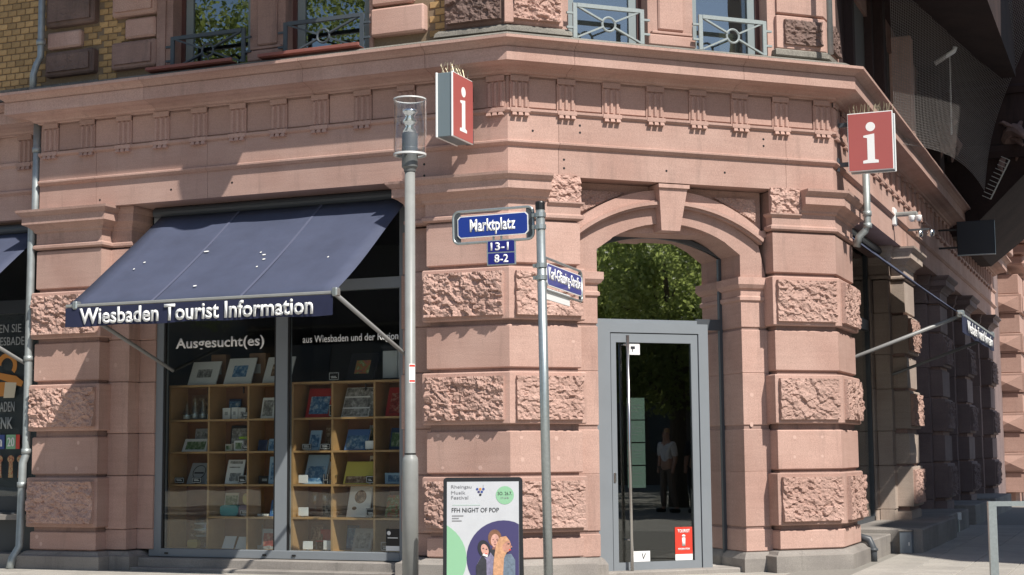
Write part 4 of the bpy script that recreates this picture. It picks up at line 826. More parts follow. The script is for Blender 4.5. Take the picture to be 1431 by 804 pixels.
COAT = plain('charcoal_print', (.030, .030, .038), .5, var=.38, scale=38); COATB = plain('lilac_grey_print', (.20, .18, .27), .5, var=.38, scale=38); DENIM = plain('denim_print', (.13, .17, .22), .5, var=.38, scale=38); BROWNH = plain('auburn_print', (.19, .09, .05), .5, var=.38, scale=38); BLOND = plain('blonde_print', (.50, .27, .15), .5, var=.38, scale=38); FACE = plain('face_print', (.55, .30, .24), .5, var=.38, scale=38); FACE2 = plain('tan_face_print', (.45, .22, .16), .5, var=.38, scale=38); FSH = plain('face_shadow_print', (.25, .11, .09), .5)
ya = y0-.0016
FIG[:] = [.03, .15]
poly([(-.01, -.35), (.20, -.35), (.19, .30), (.13, .37), (.05, .38), (-.01, .30)], ya, COAT)
ell(.065, .455, .068, .085, ya-.0006, BROWNH); ell(.068, .430, .042, .066, ya-.0012, FACE); poly([(.04, .345), (.10, .345), (.09, .40), (.05, .40)], ya-.0009, FSH)
ell(.05, .44, .010, .005, ya-.002, FSH); ell(.087, .44, .010, .005, ya-.002, FSH); poly([(.066, .435), (.076, .41), (.062, .41)], ya-.002, FSH); ell(.069, .392, .014, .005, ya-.002, FSH)
FIG[:] = [.065, .155]
poly([(-.14, -.35), (.03, -.35), (.035, .24), (-.02, .31), (-.10, .29), (-.15, .20)], ya-.003, COATB); poly([(-.15, -.35), (-.05, -.35), (-.06, .24), (-.10, .285), (-.16, .18)], ya-.0036, COAT)
ell(-.082, .345, .062, .088, ya-.003, INK, rot=.3); ell(-.075, .335, .036, .060, ya-.0044, FACE, rot=.3); ell(-.09, .35, .010, .005, ya-.005, INK, rot=.3); ell(-.058, .34, .010, .005, ya-.005, INK, rot=.3); ell(-.063, .297, .012, .005, ya-.005, REDST, rot=.3); poly([(-.10, .285), (-.05, .265), (-.045, .285), (-.085, .30)], ya-.0046, WHITE)
FIG[:] = [.01, .185]
poly([(.11, -.35), (.289, -.35), (.289, .20), (.25, .26), (.17, .25), (.12, .16)], ya-.006, DENIM)
poly([(.05, -.35), (.15, -.35), (.18, .22), (.22, .30), (.24, .38), (.20, .43), (.14, .42), (.10, .34), (.08, .2)], ya-.0066, BLOND); ell(.205, .335, .045, .062, ya-.0072, FACE2); poly([(.24, .35), (.262, .325), (.243, .315)], ya-.0072, FACE2); ell(.225, .355, .012, .006, ya-.008, INK); ell(.237, .298, .012, .006, ya-.008, REDST); poly([(.12, .40), (.20, .425), (.235, .385), (.20, .375), (.165, .34), (.15, .2)], ya-.0078, BLOND)
for t_, x_, z_, w_, h_, m_, b_ in (('Rheingau', -.255, .985, .165, .033, INKG, .0), ('Musik', -.255, .945, .115, .026, INKG, .0), ('Festival', -.255, .905, .138, .027, INKG, .0), ('FFH NIGHT OF POP', -.25, .80, .38, .036, INK, .004), ('SO. 26.7.', .120, .935, .115, .028, INK, .01), ('19 UHR', .145, .905, .065, .017, INKG, .01), ('Zoe Wees', -.243, .725, .07, .013, INKG, 0)):
    if t_ == 'Zoe Wees': continue
    me = text_mesh(t_, w_, h_, b_, th=.0006); l = link('lettering', me, m_, pst); l.location = (x_, y0-.0004, z_)
for i, w_ in enumerate((.092, .055, .078)): pl('small_print', MB().box(-.248, -.248+w_, y0, y0+.001, .768-.02*i, .777-.02*i), INKG)
pl('small_print', MB().box(-.243, -.02, y0, y0+.001, .855, .861), PAPERG)
for x_, z_, m_ in ((-.045, .955, INKB), (-.02, .955, ORANGEP), (.005, .955, INKB), (-.033, .933, PURP), (-.008, .933, INKB), (-.02, .91, INK)): pl('logo_dot', MB().disc(x_, z_, .0105, y0, seg=10).disc(x_, z_+.03, .0, y0, seg=3) if False else MB().disc(x_, z_+.03, .0105, y0, seg=10), m_)
pl('small_print', MB().box(.002, .0045, y0, y0+.001, .995, 1.02), INKG)
# ================================================================== BICYCLE STAND
bs = thing('bicycle_stand', 'flat steel bicycle stand standing alone on the pavement at the right', 'bicycle stand', (4.52, .66, 0), R_(24))
part('frame', MB().box(0, .075, -.02, .02, 0, .74).box(0, 1.0, -.021, .021, .74, .785).box(.925, 1.0, -.02, .02, 0, .74), GALV, bs)
part('base_plate', MB().cbox(-.04, .115, -.06, .06, 0, .012, .003).cbox(.885, 1.04, -.06, .06, 0, .012, .003), GALV, bs)
# ================================================================== SIDE STREET FITTINGS
sc_ = thing('security_camera', 'white dome security camera on a wall arm above the side street window', 'camera', (*W('R', 4.3, .02), 4.43), 0, 'wall cameras')
part('arm', MB().cbox(0, .32, -.04, .04, 0, .06, .018), LAMPP, sc_); part('wall_plate', MB().cbox(-.02, .03, -.09, .09, -.12, .12, .01), WHITE, sc_)
for dx in (.24, .33): part('dome', MB().lathe([(0, -.085), (.025, -.08), (.04, -.055), (.045, -.02), (.045, 0), (0, 0)], 16, (dx, -.02, 0)), WHITE, sc_, smooth=True)
fl = thing('wall_floodlight', 'small dark floodlight fixed to the frieze below the white camera', 'floodlight', (*W('R', 5.6, .02), 4.40), 0)
part('arm', MB().box(0, .3, -.015, .015, 0, .03), STEELD, fl); [part('head', MB().lathe([(0, -.1), (.05, -.08), (.05, 0), (0, .01)], 12, (x_, 0, 0)), CHROME, fl, smooth=True) for x_ in (.16, .32)]
hs_ = thing('hanging_sign', 'square black hanging sign on two brackets in the shaded side street', 'sign', (*W('R', 9.2, .02), 4.44), 0)
part('panel', MB().cbox(.30, .90, -.05, .05, 0, .56, .008), plain('black_sign_board', (.008, .010, .018), .4), hs_); part('bracket', MB().box(0, .30, -.012, .012, .12, .15), BLACK, hs_); part('bracket', MB().box(0, .30, -.012, .012, .42, .45), BLACK, hs_)
part('edge_trim', MB().box(.302, .898, -.053, .053, -.006, .004), GALV, hs_)
ub_ = thing('utility_cabinet', 'blue-grey utility cabinet set against the plinth of the side street pilaster', 'cabinet', (*W('R', 2.45, .24), 0), 0)
part('box', MB().cbox(-.02, .13, 0, .15, .0, .27, .008), plain('blue_grey_cabinet', (.17, .20, .23), .5), ub_); part('lid', MB().cbox(-.03, .14, -.01, .17, .27, .29, .004), GREY, ub_); part('lock', MB().box(.09, .10, -.004, 0, .1, .14), WHITE, ub_)
wpst = thing('white_marker', 'small white label on a short post by the shaded plinth wall', 'marker', (*W('R', 7.6, .35), 0), 0)
part('stem', MB().tube([(0, 0, 0), (0, 0, .20)], .012, 8), GALV, wpst); part('plate', MB().cbox(-.045, .045, -.01, .01, .19, .30, .004), WHITE, wpst)
# spikes strip and sculpted heads on the oriel
bsx = thing('bird_spike_strip', 'strip of long bird spikes slanting below the dark oriel', 'bird spikes', (*W('R', 8.9, .9), 5.3), 0)
m = MB().tube([(0, 0, 0), (.32, 0, .62)], .012, 6); 
for i in range(11): q = i/10; m.tube([(.32*q, 0, .62*q), (.32*q-.13, 0, .62*q+.07)], .005, 4)
part('spikes', m, plain('pale_spike', (.5, .48, .42), .5), bsx)
def head(label, loc, rz, k):
    t = thing('carved_beast_head', label, 'sculpture', loc, rz, 'carved heads on the oriel')
    part('skull', MB().tube([(0, .40, -.10), (0, .18, .02), (0, .02, .06), (.01*k, -.12, .03), (.03*k, -.28, -.06), (.04*k, -.38, -.13)], [.17, .17, .14, .105, .07, .03], 9), SANDD, t)
    part('jaw', MB().tube([(0, .05, -.06), (.02*k, -.10, -.13), (.04*k, -.26, -.24)], [.09, .06, .02], 7), SANDD, t)
    for sx in (-1, 1):
        part('horn', MB().tube([(.07*sx, .04, .14), (.15*sx, .16, .24), (.20*sx, .34, .26)], [.045, .035, .006], 6), SANDD, t)
        part('brow', MB().tube([(.05*sx, -.10, .10), (.09*sx, .0, .15)], [.03, .035], 6), SANDD, t)
    for q in range(5): part('mane_lock', MB().tube([(.10*math.sin(q*1.3), .2+.03*q, .10-.08*q), (.22*math.sin(q*1.3), .30, -.02-.12*q), (.17*math.sin(q*1.3), .33, -.20-.10*q)], [.06, .05, .01], 6), SANDD, t)
head('carved stone beast head jutting from the dark oriel at the top right', (*W('R', 10.0, 1.25), 6.55), R_(20), 1)
head('carved stone beast head with open jaw lower on the oriel at the right edge', (*W('R', 10.0, 1.62), 5.75), R_(-15), -1)
head('carved stone head on the wall pier left of the oriel behind the net', (*W('R', 8.0, .35), 6.25), R_(10), 1)
# draped safety net
nm = MB(); NX, NZ = 80, 90
def netp(u, v):
    s = 3.0+6.6*u; o = .26+1.35*u*(.35+.65*v)+.10*math.sin(v*5+u*3)*u; z = 5.2+3.4*v+.45*math.sin(u*2.2)*(1-v)
    x, y = W('R', s, o); return (x, y, z)
for i in range(NX+1): nm.tube([netp(i/NX, j/14) for j in range(15)], .0028, 3, False)
for j in range(NZ+1): nm.tube([netp(i/10, j/NZ) for i in range(11)], .0028, 3, False)
net = part('safety_net', nm, NETM, None); tag(net, 'fine grey safety net draped over the dark upper wall of the side street', 'net')
cbl = part('hanging_cable', MB().tube([W('R', 7.3, .5)+(9,), W('R', 7.28, .52)+(7.2,), W('R', 7.3, .5)+(6.1,)], .014, 6), WHITE, None); tag(cbl, 'white cable hanging straight down behind the safety net', 'cable')
tlp = thing('fluorescent_tube', 'white fluorescent tube fixed at a slant behind the net at the top right', 'lamp', (*W('R', 5.9, .45), 6.9), R_(0))
part('tube', MB().tube([(0, 0, 0), (.28, 0, .16), (.30, 0, .22)], .035, 10), WHITE, tlp, smooth=True)
# ================================================================== FAR BUILDING
fb = thing('far_building', 'sunlit salmon sandstone building farther down the side street with diamond-cut blocks', 'building', (0, 0, 0))
part('wall', MB().box(19.45, 34, -.45, 6, -.05, 9.5), FARST, fb, 'F')
for i in range(11):
    z = .25+.46*i; e = .06 if i % 2 else 0
    part('stone_block', MB().cbox(19.28-e*.4, 20.6, -.72-e, .1, z, z+.452, .012), FARST, fb, 'F')
    if i % 2:
        part('diamond_block', MB().add([(19.21, -.72, z+.04), (19.21, -.02, z+.04), (19.21, -.02, z+.39), (19.21, -.72, z+.39), (19.14, -.37, z+.215)], [(1, 0, 4), (2, 1, 4), (3, 2, 4), (0, 3, 4)]), FARST, fb, 'F')
        part('diamond_block', MB().add([(19.35, -.79, z+.04), (20.5, -.79, z+.04), (20.5, -.79, z+.39), (19.35, -.79, z+.39), (19.9, -.95, z+.215)], [(0, 1, 4), (1, 2, 4), (2, 3, 4), (3, 0, 4)]), FARST, fb, 'F')
for z, d in ((5.5, .12), (5.75, .25), (6.0, .4), (8.6, .35)): part('cornice', MB().cbox(19.3-d, 34, -.75-d, .2, z, z+.24, .04), FARST, fb, 'F')
for s in (22, 25.5, 29):
    w = part('window', MB().box(s, s+1.6, -.49, -.4, 1.0, 4.3), STEELD, fb, 'F'); part('pane', MB().box(s+.1, s+1.5, -.50, -.49, 1.1, 4.2), SHOPG, w, 'F')
    part('pilaster', MB().cbox(s-.9, s-.3, -.75, 0, .2, 5.4, .05), FARST, fb, 'F')
part('end_wall', MB().box(18.5, 20.5, .02, .4, -.05, 4.11).box(19.3, 20.5, .02, .4, 4.11, 9), SHADEST, B, 'R')
# ================================================================== OPPOSITE BUILDING, TREES AND PEOPLE ON THE SQUARE (seen in reflections, casting the street's shade)
ob_ = thing('opposite_building', 'tall cream plastered town building across the side street', 'building', (0, 0, 0))
X0 = 11.9
def yedge(z): return 3.25+(z-14.0)*.30
part('wall', MB().prism([(X0, .15), (13.3, -1.7), (22, -1.7), (22, 9.6), (X0, 15.2)], -.05, 12.5), PLASTER, ob_)
part('mansard_roof', MB().add([(X0, yedge(12.5), 12.5), (22, yedge(12.5), 12.5), (22, 9.6, 12.5), (X0, 15.2, 12.5), (X0, yedge(24), 24), (22, yedge(24), 24), (22, 9.5, 24), (X0, 15.1, 24)], [(0,1,5,4),(1,2,6,5),(2,3,7,6),(3,0,4,7),(4,5,6,7),(3,2,1,0)]), ROOFT, ob_)
part('eaves', MB().prism([(X0-.1, .1), (13.25, -1.8), (22, -1.8), (22, yedge(12.5)+.5), (X0-.1, yedge(12.5)+.5)], 12.5, 12.7), PLASTER, ob_)
for fl_ in range(4):
    for k in range(3):
        z = .9+fl_*3.0; w = part('window', MB().box(14.9+k*2.4, 16.2+k*2.4, -1.75, -1.65, z, z+1.9), WHITE, ob_); part('pane', MB().box(15.0+k*2.4, 16.1+k*2.4, -1.76, -1.75, z+.1, z+1.8), STEELD, w)
        w = part('window', MB().box(X0-.05, X0+.05, 1.5+k*3.6, 2.8+k*3.6, z, z+1.9), WHITE, ob_); part('pane', MB().box(X0-.06, X0-.05, 1.6+k*3.6, 2.7+k*3.6, z+.1, z+1.8), STEELD, w)
def make_tree(name, label, loc, h, cr, seedn, group, nleaf=15000):
    rr = random.Random(seedn); t = thing(name, label, 'tree', loc, 0, group); m = MB()
    th_ = h*.34; m.tube([(0, 0, -.05), (.03, .02, th_*.5), (.0, .05, th_), (.05, 0, h*.75)], [.24, .20, .17, .05], 10)
    tips = []
    for i in range(16):
        a = rr.uniform(0, 6.28); z0 = rr.uniform(th_*.85, h*.62); L_ = cr*rr.uniform(.55, .95); e = Vector((math.cos(a)*L_, math.sin(a)*L_, z0+rr.uniform(.1, .55)*cr))
        mid = Vector((math.cos(a)*L_*.45, math.sin(a)*L_*.45, z0+.12*cr+rr.uniform(0, .2))); m.tube([(0, 0, z0), mid, e], [.085, .055, .015], 6); tips += [mid, e]
    tips += [Vector((0, 0, h*.75)), Vector((0, 0, h*.88))]
    part('trunk', m, BARK, t)
    rng = np.random.default_rng(seedn); cen = np.array([tuple(p) for p in tips]); K = 70
    extra = rng.normal(0, 1, (K, 3)); extra /= np.linalg.norm(extra, axis=1)[:, None]; extra *= rng.uniform(.55, 1.0, (K, 1))
    extra = extra*np.array([cr, cr, h*.32])+np.array([0, 0, h*.66]); cl_ = np.vstack([cen, extra]); rad = rng.uniform(.35, .85, len(cl_))
    ci = rng.integers(0, len(cl_), nleaf); d = rng.normal(0, 1, (nleaf, 3)); d /= np.linalg.norm(d, axis=1)[:, None]
    pos = cl_[ci]+d*(rad[ci]*rng.uniform(.3, 1, nleaf)**.6)[:, None]
    a = rng.normal(0, 1, (nleaf, 3)); a /= np.linalg.norm(a, axis=1)[:, None]; b = np.cross(a, rng.normal(0, 1, (nleaf, 3))); b /= np.linalg.norm(b, axis=1)[:, None]
    sz = rng.uniform(.045, .085, (nleaf, 1)); a *= sz; b *= sz*.6
    V = np.stack([pos-a, pos+b, pos+a, pos-b], 1).reshape(-1, 3); F = np.arange(nleaf*4).reshape(-1, 4)
    me = bpy.data.meshes.new('crown'); me.from_pydata(V.tolist(), [], F.tolist()); link('crown', me, LEAF, t); return t
for lab, loc, h_, cr_, sd_, n_ in (('nearest leafy tree on the square opposite the door', (19.6, -5.1, 0), 7.8, 2.6, 5, 36000), ('tree left of the nearest one opposite the door', (25.5, -4.6, 0), 8.4, 3.2, 6, 18000), ('tree right of the nearest one opposite the door', (22.5, -9.2, 0), 8.6, 3.4, 7, 18000), ('tree in the second row opposite the door', (32.0, -9.6, 0), 9.5, 4.2, 11, 18000), ('tree in the second row far right of the square', (32.0, -17.0, 0), 10, 4.4, 12, 14000),
    ('leafy tree at the left side of the square', (-11.5, -13.5, 0), 13, 4.6, 8, 30000), ('second leafy tree at the left side of the square', (-5.8, -19.5, 0), 14, 4.8, 9, 30000), ('third leafy tree at the left side of the square', (-19.5, -20.5, 0), 13, 5.0, 10, 24000)):
    make_tree('plane_tree', lab, loc, h_, cr_, sd_, 'trees on the square', n_)
def row_house(label, x0, x1, y0, y1, h, mat):
    t = thing('town_house', label, 'building', ((x0+x1)/2, (y0+y1)/2, 0)); hx, hy = (x1-x0)/2, (y1-y0)/2
    part('wall', MB().box(-hx, hx, -hy, hy, -.05, h), mat, t); part('roof', MB().add([(-hx-.3, -hy-.3, h), (hx+.3, -hy-.3, h), (hx+.3, hy+.3, h), (-hx-.3, hy+.3, h), (-hx*.6, -hy*.6, h+3.5), (hx*.6, -hy*.6, h+3.5), (hx*.6, hy*.6, h+3.5), (-hx*.6, hy*.6, h+3.5)], [(0,1,5,4),(1,2,6,5),(2,3,7,6),(3,0,4,7),(4,5,6,7),(3,2,1,0)]), ROOFT, t)
    for fl_ in range(3):
        z = 1.2+fl_*3.3
        if y1-y0 < x1-x0:
            k = int((x1-x0)/3.2)
            for q in range(k): part('window', MB().box(-hx+1+q*3.2, -hx+2.3+q*3.2, hy-.05, hy+.04, z, z+1.8), STEELD, t)
        else:
            k = int((y1-y0)/3.2)
            for q in range(k): part('window', MB().box(-hx-.04, -hx+.05, -hy+1+q*3.2, -hy+2.3+q*3.2, z, z+1.8), STEELD, t)
row_house('grey town house closing the left side of the square', -42, -6, -48, -38, 13, plain('grey_plaster', (.16, .15, .14), .9)); row_house('brown town house beyond the trees of the square', 40, 50, -34, 1, 12, plain('brown_plaster', (.12, .09, .075), .9))
def person(label, loc, rz, top, bottom, hair):
    t = thing('person', label, 'person', loc, rz)
    def skin(name, vs, es, rad, mat, lv=1):
        me = bpy.data.meshes.new(name); me.from_pydata(vs, es, []); o = link(name, me, mat, t)
        sm = o.modifiers.new('skin', 'SKIN'); me.skin_vertices or None
        sv = me.skin_vertices[0].data
        for i, r in enumerate(rad): sv[i].radius = (r, r) if not isinstance(r, tuple) else r
        sv[0].use_root = True
        ss = o.modifiers.new('sub', 'SUBSURF'); ss.levels = lv; ss.render_levels = lv
        return o
    # one continuous body: pelvis, torso, neck, head, arms, hands, legs, feet
    V = [(0,0,.95),(0,0,1.15),(0,0,1.38),(0,0,1.48),(0,-.01,1.56),(0,-.02,1.68),(.17,0,1.40),(.23,.02,1.12),(.22,-.06,.88),(.22,-.08,.80),(-.17,0,1.40),(-.23,.02,1.12),(-.22,-.06,.88),(-.22,-.08,.80),(.10,0,.88),(.11,-.02,.48),(.13,.03,.08),(.14,-.10,.03),(-.10,0,.88),(-.10,.03,.48),(-.14,.10,.08),(-.15,-.02,.03)]
    E_ = [(0,1),(1,2),(2,3),(3,4),(4,5),(2,6),(6,7),(7,8),(8,9),(2,10),(10,11),(11,12),(12,13),(0,14),(14,15),(15,16),(16,17),(0,18),(18,19),(19,20),(20,21)]
    Rr = [(.15,.11),(.13,.10),(.16,.10),.06,.085,.085,.065,.05,.038,.035,.065,.05,.038,.035,.095,.065,.045,.04,.095,.065,.045,.04]
    skin('body', V, E_, Rr, SKINM)
    skin('top_clothing', [(0,0,.98),(0,0,1.15),(0,0,1.39),(.18,0,1.41),(.235,.02,1.14),(-.18,0,1.41),(-.235,.02,1.14)], [(0,1),(1,2),(2,3),(3,4),(2,5),(5,6)], [(.17,.125),(.145,.115),(.175,.115),.08,.07,.08,.07], top)
    skin('trousers', [(0,0,.97),(.10,0,.87),(.11,-.02,.48),(.13,.03,.09),(-.10,0,.87),(-.10,.03,.48),(-.14,.10,.09)], [(0,1),(1,2),(2,3),(0,4),(4,5),(5,6)], [(.16,.12),.11,.082,.062,.11,.082,.062], bottom)
    skin('hair', [(0,.02,1.60),(0,.01,1.72),(0,.06,1.66)], [(0,1),(1,2)], [.085,.085,.08], hair)
    for sx, y_ in ((.14, -.06), (-.15, .03)): part('shoe', MB().cbox(sx-.05, sx+.05, y_-.13, y_+.12, 0, .08, .02), BLACK, t)
    part('face', MB().lathe([(0, -.012), (.016, 0), (0, .03)], 8, (0, -.115, 1.615)).box(-.03, .03, -.108, -.10, 1.575, 1.582).disc(-.032, 1.645, .011, -.105).disc(.032, 1.645, .011, -.105), FSH, t)
    return t
person('person in a white shirt and grey-brown trousers standing on the square', (16.0, -4.0, 0), R_(-70), SHIRT, BEIGE, HAIRB)
person('person in dark clothes standing beside the white shirt', (16.3, -3.45, 0), R_(-95), JACK, TROUS, HAIR)
# ================================================================== SHELVES AND GOODS IN THE WINDOW
ZB = [2.065, 1.677, 1.31, .937, .573, .205]
def shelf(label, xs, skip=()):
    t = thing('bookshelf', label, 'bookshelf', (xs[0], .75, 0), 0, 'window shelves'); x0 = xs[0]
    part('back_panel', MB().box(0, xs[-1]-x0, .34, .352, .19, 2.055), WOODB, t)
    for x in xs: part('upright', MB().box(x-x0-.012, x-x0+.012, 0, .34, .19, 2.053), WOOD, t)
    for i, z in enumerate(ZB):
        for a, b in zip(xs, xs[1:]):
            if (i, xs.index(a)) in skip: continue
            if i == 0: continue
            part('board', MB().box(a-x0+.0125, b-x0-.0125, .001, .34, z-.022, z), WOOD, t)
    part('top_board', MB().box(-.014, xs[-1]-x0+.014, -.003, .352, 2.0535, 2.077), WOOD, t)
    part('side_light', MB().box(0, .001, .35, .351, .19, .2), WOOD, t) if False else None
    return t
XA = [-4.59, -4.06, -3.532, -3.0]; XB = [-2.952, -2.447, -1.922, -1.40]
shelf('open wooden shelf unit with gift boxes behind the left window pane', XA, {(4, 0)}); shelf('open wooden shelf unit with books behind the right window pane', XB)
INKSETS = {'photo_grey': [(.05, .05, .05), (.25, .25, .24), (.6, .6, .58)], 'photo_blue': [(.02, .05, .15), (.08, .2, .35), (.55, .62, .66)], 'photo_green': [(.02, .05, .02), (.12, .2, .08), (.5, .52, .4)], 'photo_red': [(.05, .02, .02), (.35, .05, .04), (.5, .35, .25)], 'photo_colour': [(.05, .1, .15), (.45, .12, .05), (.15, .25, .08), (.6, .55, .4)], 'photo_brown': [(.04, .03, .02), (.22, .13, .07), (.55, .45, .33)]}
PR = {k: printed(k, v, 22) for k, v in INKSETS.items()}
CC = {'white': (.70, .70, .68), 'red': (.42, .035, .03), 'grey': (.32, .33, .33), 'blue': (.07, .16, .38), 'lightblue': (.30, .45, .60), 'yellow': (.62, .55, .12), 'black': (.015, .015, .017), 'cream': (.60, .55, .45), 'brown': (.20, .11, .06), 'green': (.10, .25, .08), 'lime': (.45, .75, .05), 'darkblue': (.02, .04, .10)}
def book(label, cat, s, z, w, h, cover, pic=None, lean=16, th=.018, name='book', y=.86, pr=(.12, .15, .12, .22), mat=None):
    """leaning book / card: base point at front-left bottom; pr = print margins left, bottom, right, top"""
    t = thing(name, label, cat, (s, y, z+.002), 0, rot=(R_(-lean*1.35), 0, R_(random.uniform(-4, 4))))
    part('cover', MB().cbox(0, w, 0, th, 0, h, .0025), mat or solid('cover_'+cover, CC[cover]), t)
    if th > .01: part('pages', MB().box(.004, w-.002 if w < .05 else w+.001, .004, th-.004, .004, h-.004), PAPER, t)
    if pic: part('printed_picture', MB().box(w*pr[0], w*(1-pr[2]), -.001, .002, h*pr[1], h*(1-pr[3])), PR[pic], t)
    return t
def frame_pic(label, s, z, w, h, pic, fc='white', lean=18):
    t = thing('framed_picture', label, 'picture', (s, .84, z+.002), 0, rot=(R_(-lean*1.3), 0, R_(-3)))
    m = MB(); b = w*.24; m.box(0, b, 0, .014, 0, h).box(w-b, w, 0, .014, 0, h).box(b, w-b, 0, .014, 0, b).box(b, w-b, 0, .014, h-b, h)
    part('mount', m, solid('cover_'+fc, CC[fc]), t); part('picture', MB().box(b, w-b, .004, .012, b, h-b), PR[pic], t); part('easel', MB().bar((w/2, .015, h*.8), (w/2, .17, -.04), .02, .01), INK, t); return t
def gbox(label, s, z, w, h, col, d=.06, name='gift_box', pic=None, y=.88):
    t = thing(name, label, 'box', (s, y, z+.002), R_(random.uniform(-9, 9)))
    part('box', MB().cbox(0, w, 0, d, 0, h, .003), solid('cover_'+col, CC[col]), t)
    if pic: part('printed_label', MB().box(w*.15, w*.85, -.001, .002, h*.2, h*.8), PR[pic], t)
    else: part('label', MB().box(w*.3, w*.7, -.001, .002, h*.35, h*.65), GREYW, t)
    return t
def tagcard(label, s, z, w=.13, h=.075, dark=True, y=.80):
    t = thing('price_card', label, 'price card', (s, y, z+.002), R_(random.uniform(-6, 6)))
    part('card', MB().cbox(0, w, 0, .004, .01, h, .001), BLACK if dark else WHITE, t); part('border', MB().box(.006, w-.006, -.001, .001, .015, .020).box(.006, w-.006, -.001, .001, h-.010, h-.006).box(.006, .010, -.001, .001, .015, h-.006).box(w-.010, w-.006, -.001, .001, .015, h-.006).box(.03, w-.03, -.001, .001, .035, .042).box(.025, w-.04, -.001, .001, .05, .055), WHITE, t)
    part('stand', MB().box(w*.4, w*.6, -.01, .03, 0, .01), CHROME, t); return t
T0 = ZB[0]+.012; T1, T2, T3, T4, T5 = ZB[1], ZB[2], ZB[3], ZB[4], ZB[5]
frame_pic('white mounted picture leaning at the left end on top of the left shelf', -4.42, T0, .40, .30, 'photo_grey'); frame_pic('white mounted picture with dark print in the middle on top of the left shelf', -3.93, T0, .38, .33, 'photo_blue'); frame_pic('white mounted picture half hidden by the window mullion', -3.41, T0, .37, .33, 'photo_brown')
gbox('tall brown cardboard box behind the leftmost white picture', -4.20, T0, .20, .36, 'brown', .1, y=1.0); gbox('brown cardboard box behind the middle white picture', -3.68, T0, .22, .36, 'brown', .1, y=1.0)
def bottle(label, s, z, h, k):
    t = thing('glass_bottle', label, 'bottle', (s, .90, z+.002), 0); part('body', MB().lathe([(0, 0), (.05, 0), (.055, .03), (.05, h*.35), (.02, h*.7), (.012, h), (.008, h), (.016, h*.7), (.046, h*.35), (.048, .03), (0, .008)], 14), WINEG, t, smooth=True)
    part('filling', MB().lathe([(0, .01), (.044, .012), (.044, h*.25), (0, h*.27)], 12), solid('cover_'+k, CC[k]), t); return t
bottle('clear conical bottle at the left of the top left compartment', -4.46, T1, .22, 'white'); bottle('clear conical bottle second from left in the top left compartment', -4.35, T1, .26, 'grey'); bottle('clear conical bottle second from right in the top left compartment', -4.24, T1, .25, 'grey'); bottle('clear conical bottle at the right of the top left compartment', -4.13, T1, .23, 'white')
gbox('small white box at the left of the upper middle compartment', -3.96, T1, .105, .13, 'white'); gbox('small white box in the middle of the upper middle compartment', -3.84, T1, .09, .135, 'white'); gbox('small white box at the right of the upper middle compartment', -3.745, T1, .09, .13, 'white'); tagcard('black price card beside the small white boxes', -3.655, T1)
ob2 = thing('open_book', 'open book with a grey photograph beside the window mullion', 'book', (-3.44, .86, T1+.002), 0, rot=(R_(-14), 0, 0)); part('left_page', MB().box(0, .19, 0, .012, 0, .245), PAPER, ob2); part('right_page', MB().box(.192, .38, 0, .012, 0, .235), PAPER, ob2); part('printed_picture', MB().box(.02, .15, -.001, .002, .03, .215), PR['photo_grey'], ob2)
book('wide landscape picture book in the second row at the left', 'book', -4.50, T2, .33, .17, 'white', 'photo_green', 22); book('small green picture card beside the landscape picture book', 'card', -4.17, T2, .11, .14, 'grey', 'photo_green', 15)
gbox('low pale green box in the second row middle compartment', -3.92, T2, .10, .08, 'cream', pic='photo_green'); gbox('pale printed box behind a price card in the middle compartment', -3.80, T2, .13, .12, 'white', pic='photo_green'); gbox('bright lime green bar lying above the pale boxes', -3.80, T2+.14, .24, .025, 'lime', .05, y=.98); gbox('clear shelf riser carrying the lime green bar', -3.82, T2, .28, .138, 'grey', .06, y=.97); tagcard('black price card at the right of the pale boxes', -3.65, T2)
book('dark blue guide book in the second row by the mullion', 'book', -3.48, T2, .12, .13, 'darkblue', None, 12); book('picture postcard set in blue beside the mullion', 'card', -3.34, T2, .12, .14, 'lightblue', 'photo_blue', 10); book('picture postcard set in green beside the mullion', 'card', -3.21, T2, .10, .14, 'green', 'photo_green', 10)
lg = book('grey square box lid with round printed emblem in the third row', 'box', -4.43, T3, .27, .27, 'grey', None, 20, th=.03, name='gift_box')
pts = [(.135+.085*math.cos(a), -.002, .15+.085*math.sin(a)) for a in [i*.314 for i in range(21)]]; part('round_emblem', MB().tube(pts, .004, 5).box(.07, .20, -.002, .0, .13, .15), INK, lg)
tagcard('dark picture card in front of the grey emblem box', -4.55, T3); tagcard('dark picture card at the right of the grey emblem box', -4.31, T3); gbox('small white jar-shaped box in the third row left', -4.15, T3, .06, .10, 'white')
wt = book('white printed tea towel card in the third row middle', 'card', -3.91, T3, .22, .29, 'white', None, 14); part('printed_drawing', MB().box(.03, .19, -.001, .002, .24, .27).box(.03, .17, -.001, .002, .19, .205).box(.05, .19, -.001, .002, .03, .13), PR['photo_grey'], wt)
tagcard('framed dark card beside the white tea towel', -3.69, T3, .12, .10); book('tall blue and white box set beside the mullion in the third row', 'box', -3.33, T3, .20, .31, 'lightblue', 'photo_blue', 6, th=.05); gbox('low dark box by the mullion in the third row', -3.47, T3, .16, .09, 'black')
def pouch(label, s, z, w, h, mat, y=.88):
    t = thing('felt_pouch', label, 'pouch', (s, y, z+.002), 0); m = MB(); m.xprism([(x+w/2, q+h/2) for x, q in round_rect(w, h, h*.35)], 0, .07); part('pouch_body', m, mat, t); part('zip', MB().box(w*.12, w*.88, -.002, .0, h*.82, h*.86), INKG, t); return t
pouch('teal felt pouch in the fourth row', -3.98, T4, .24, .12, TEAL); pouch('mauve felt pouch in the fourth row', -3.73, T4, .14, .12, MAUVE); pouch('mustard yellow felt pouch lying above the mauve pouch', -3.72, T4+.125, .16, .13, MUST, .95); tagcard('black price card beside the mauve pouch', -3.66, T4)
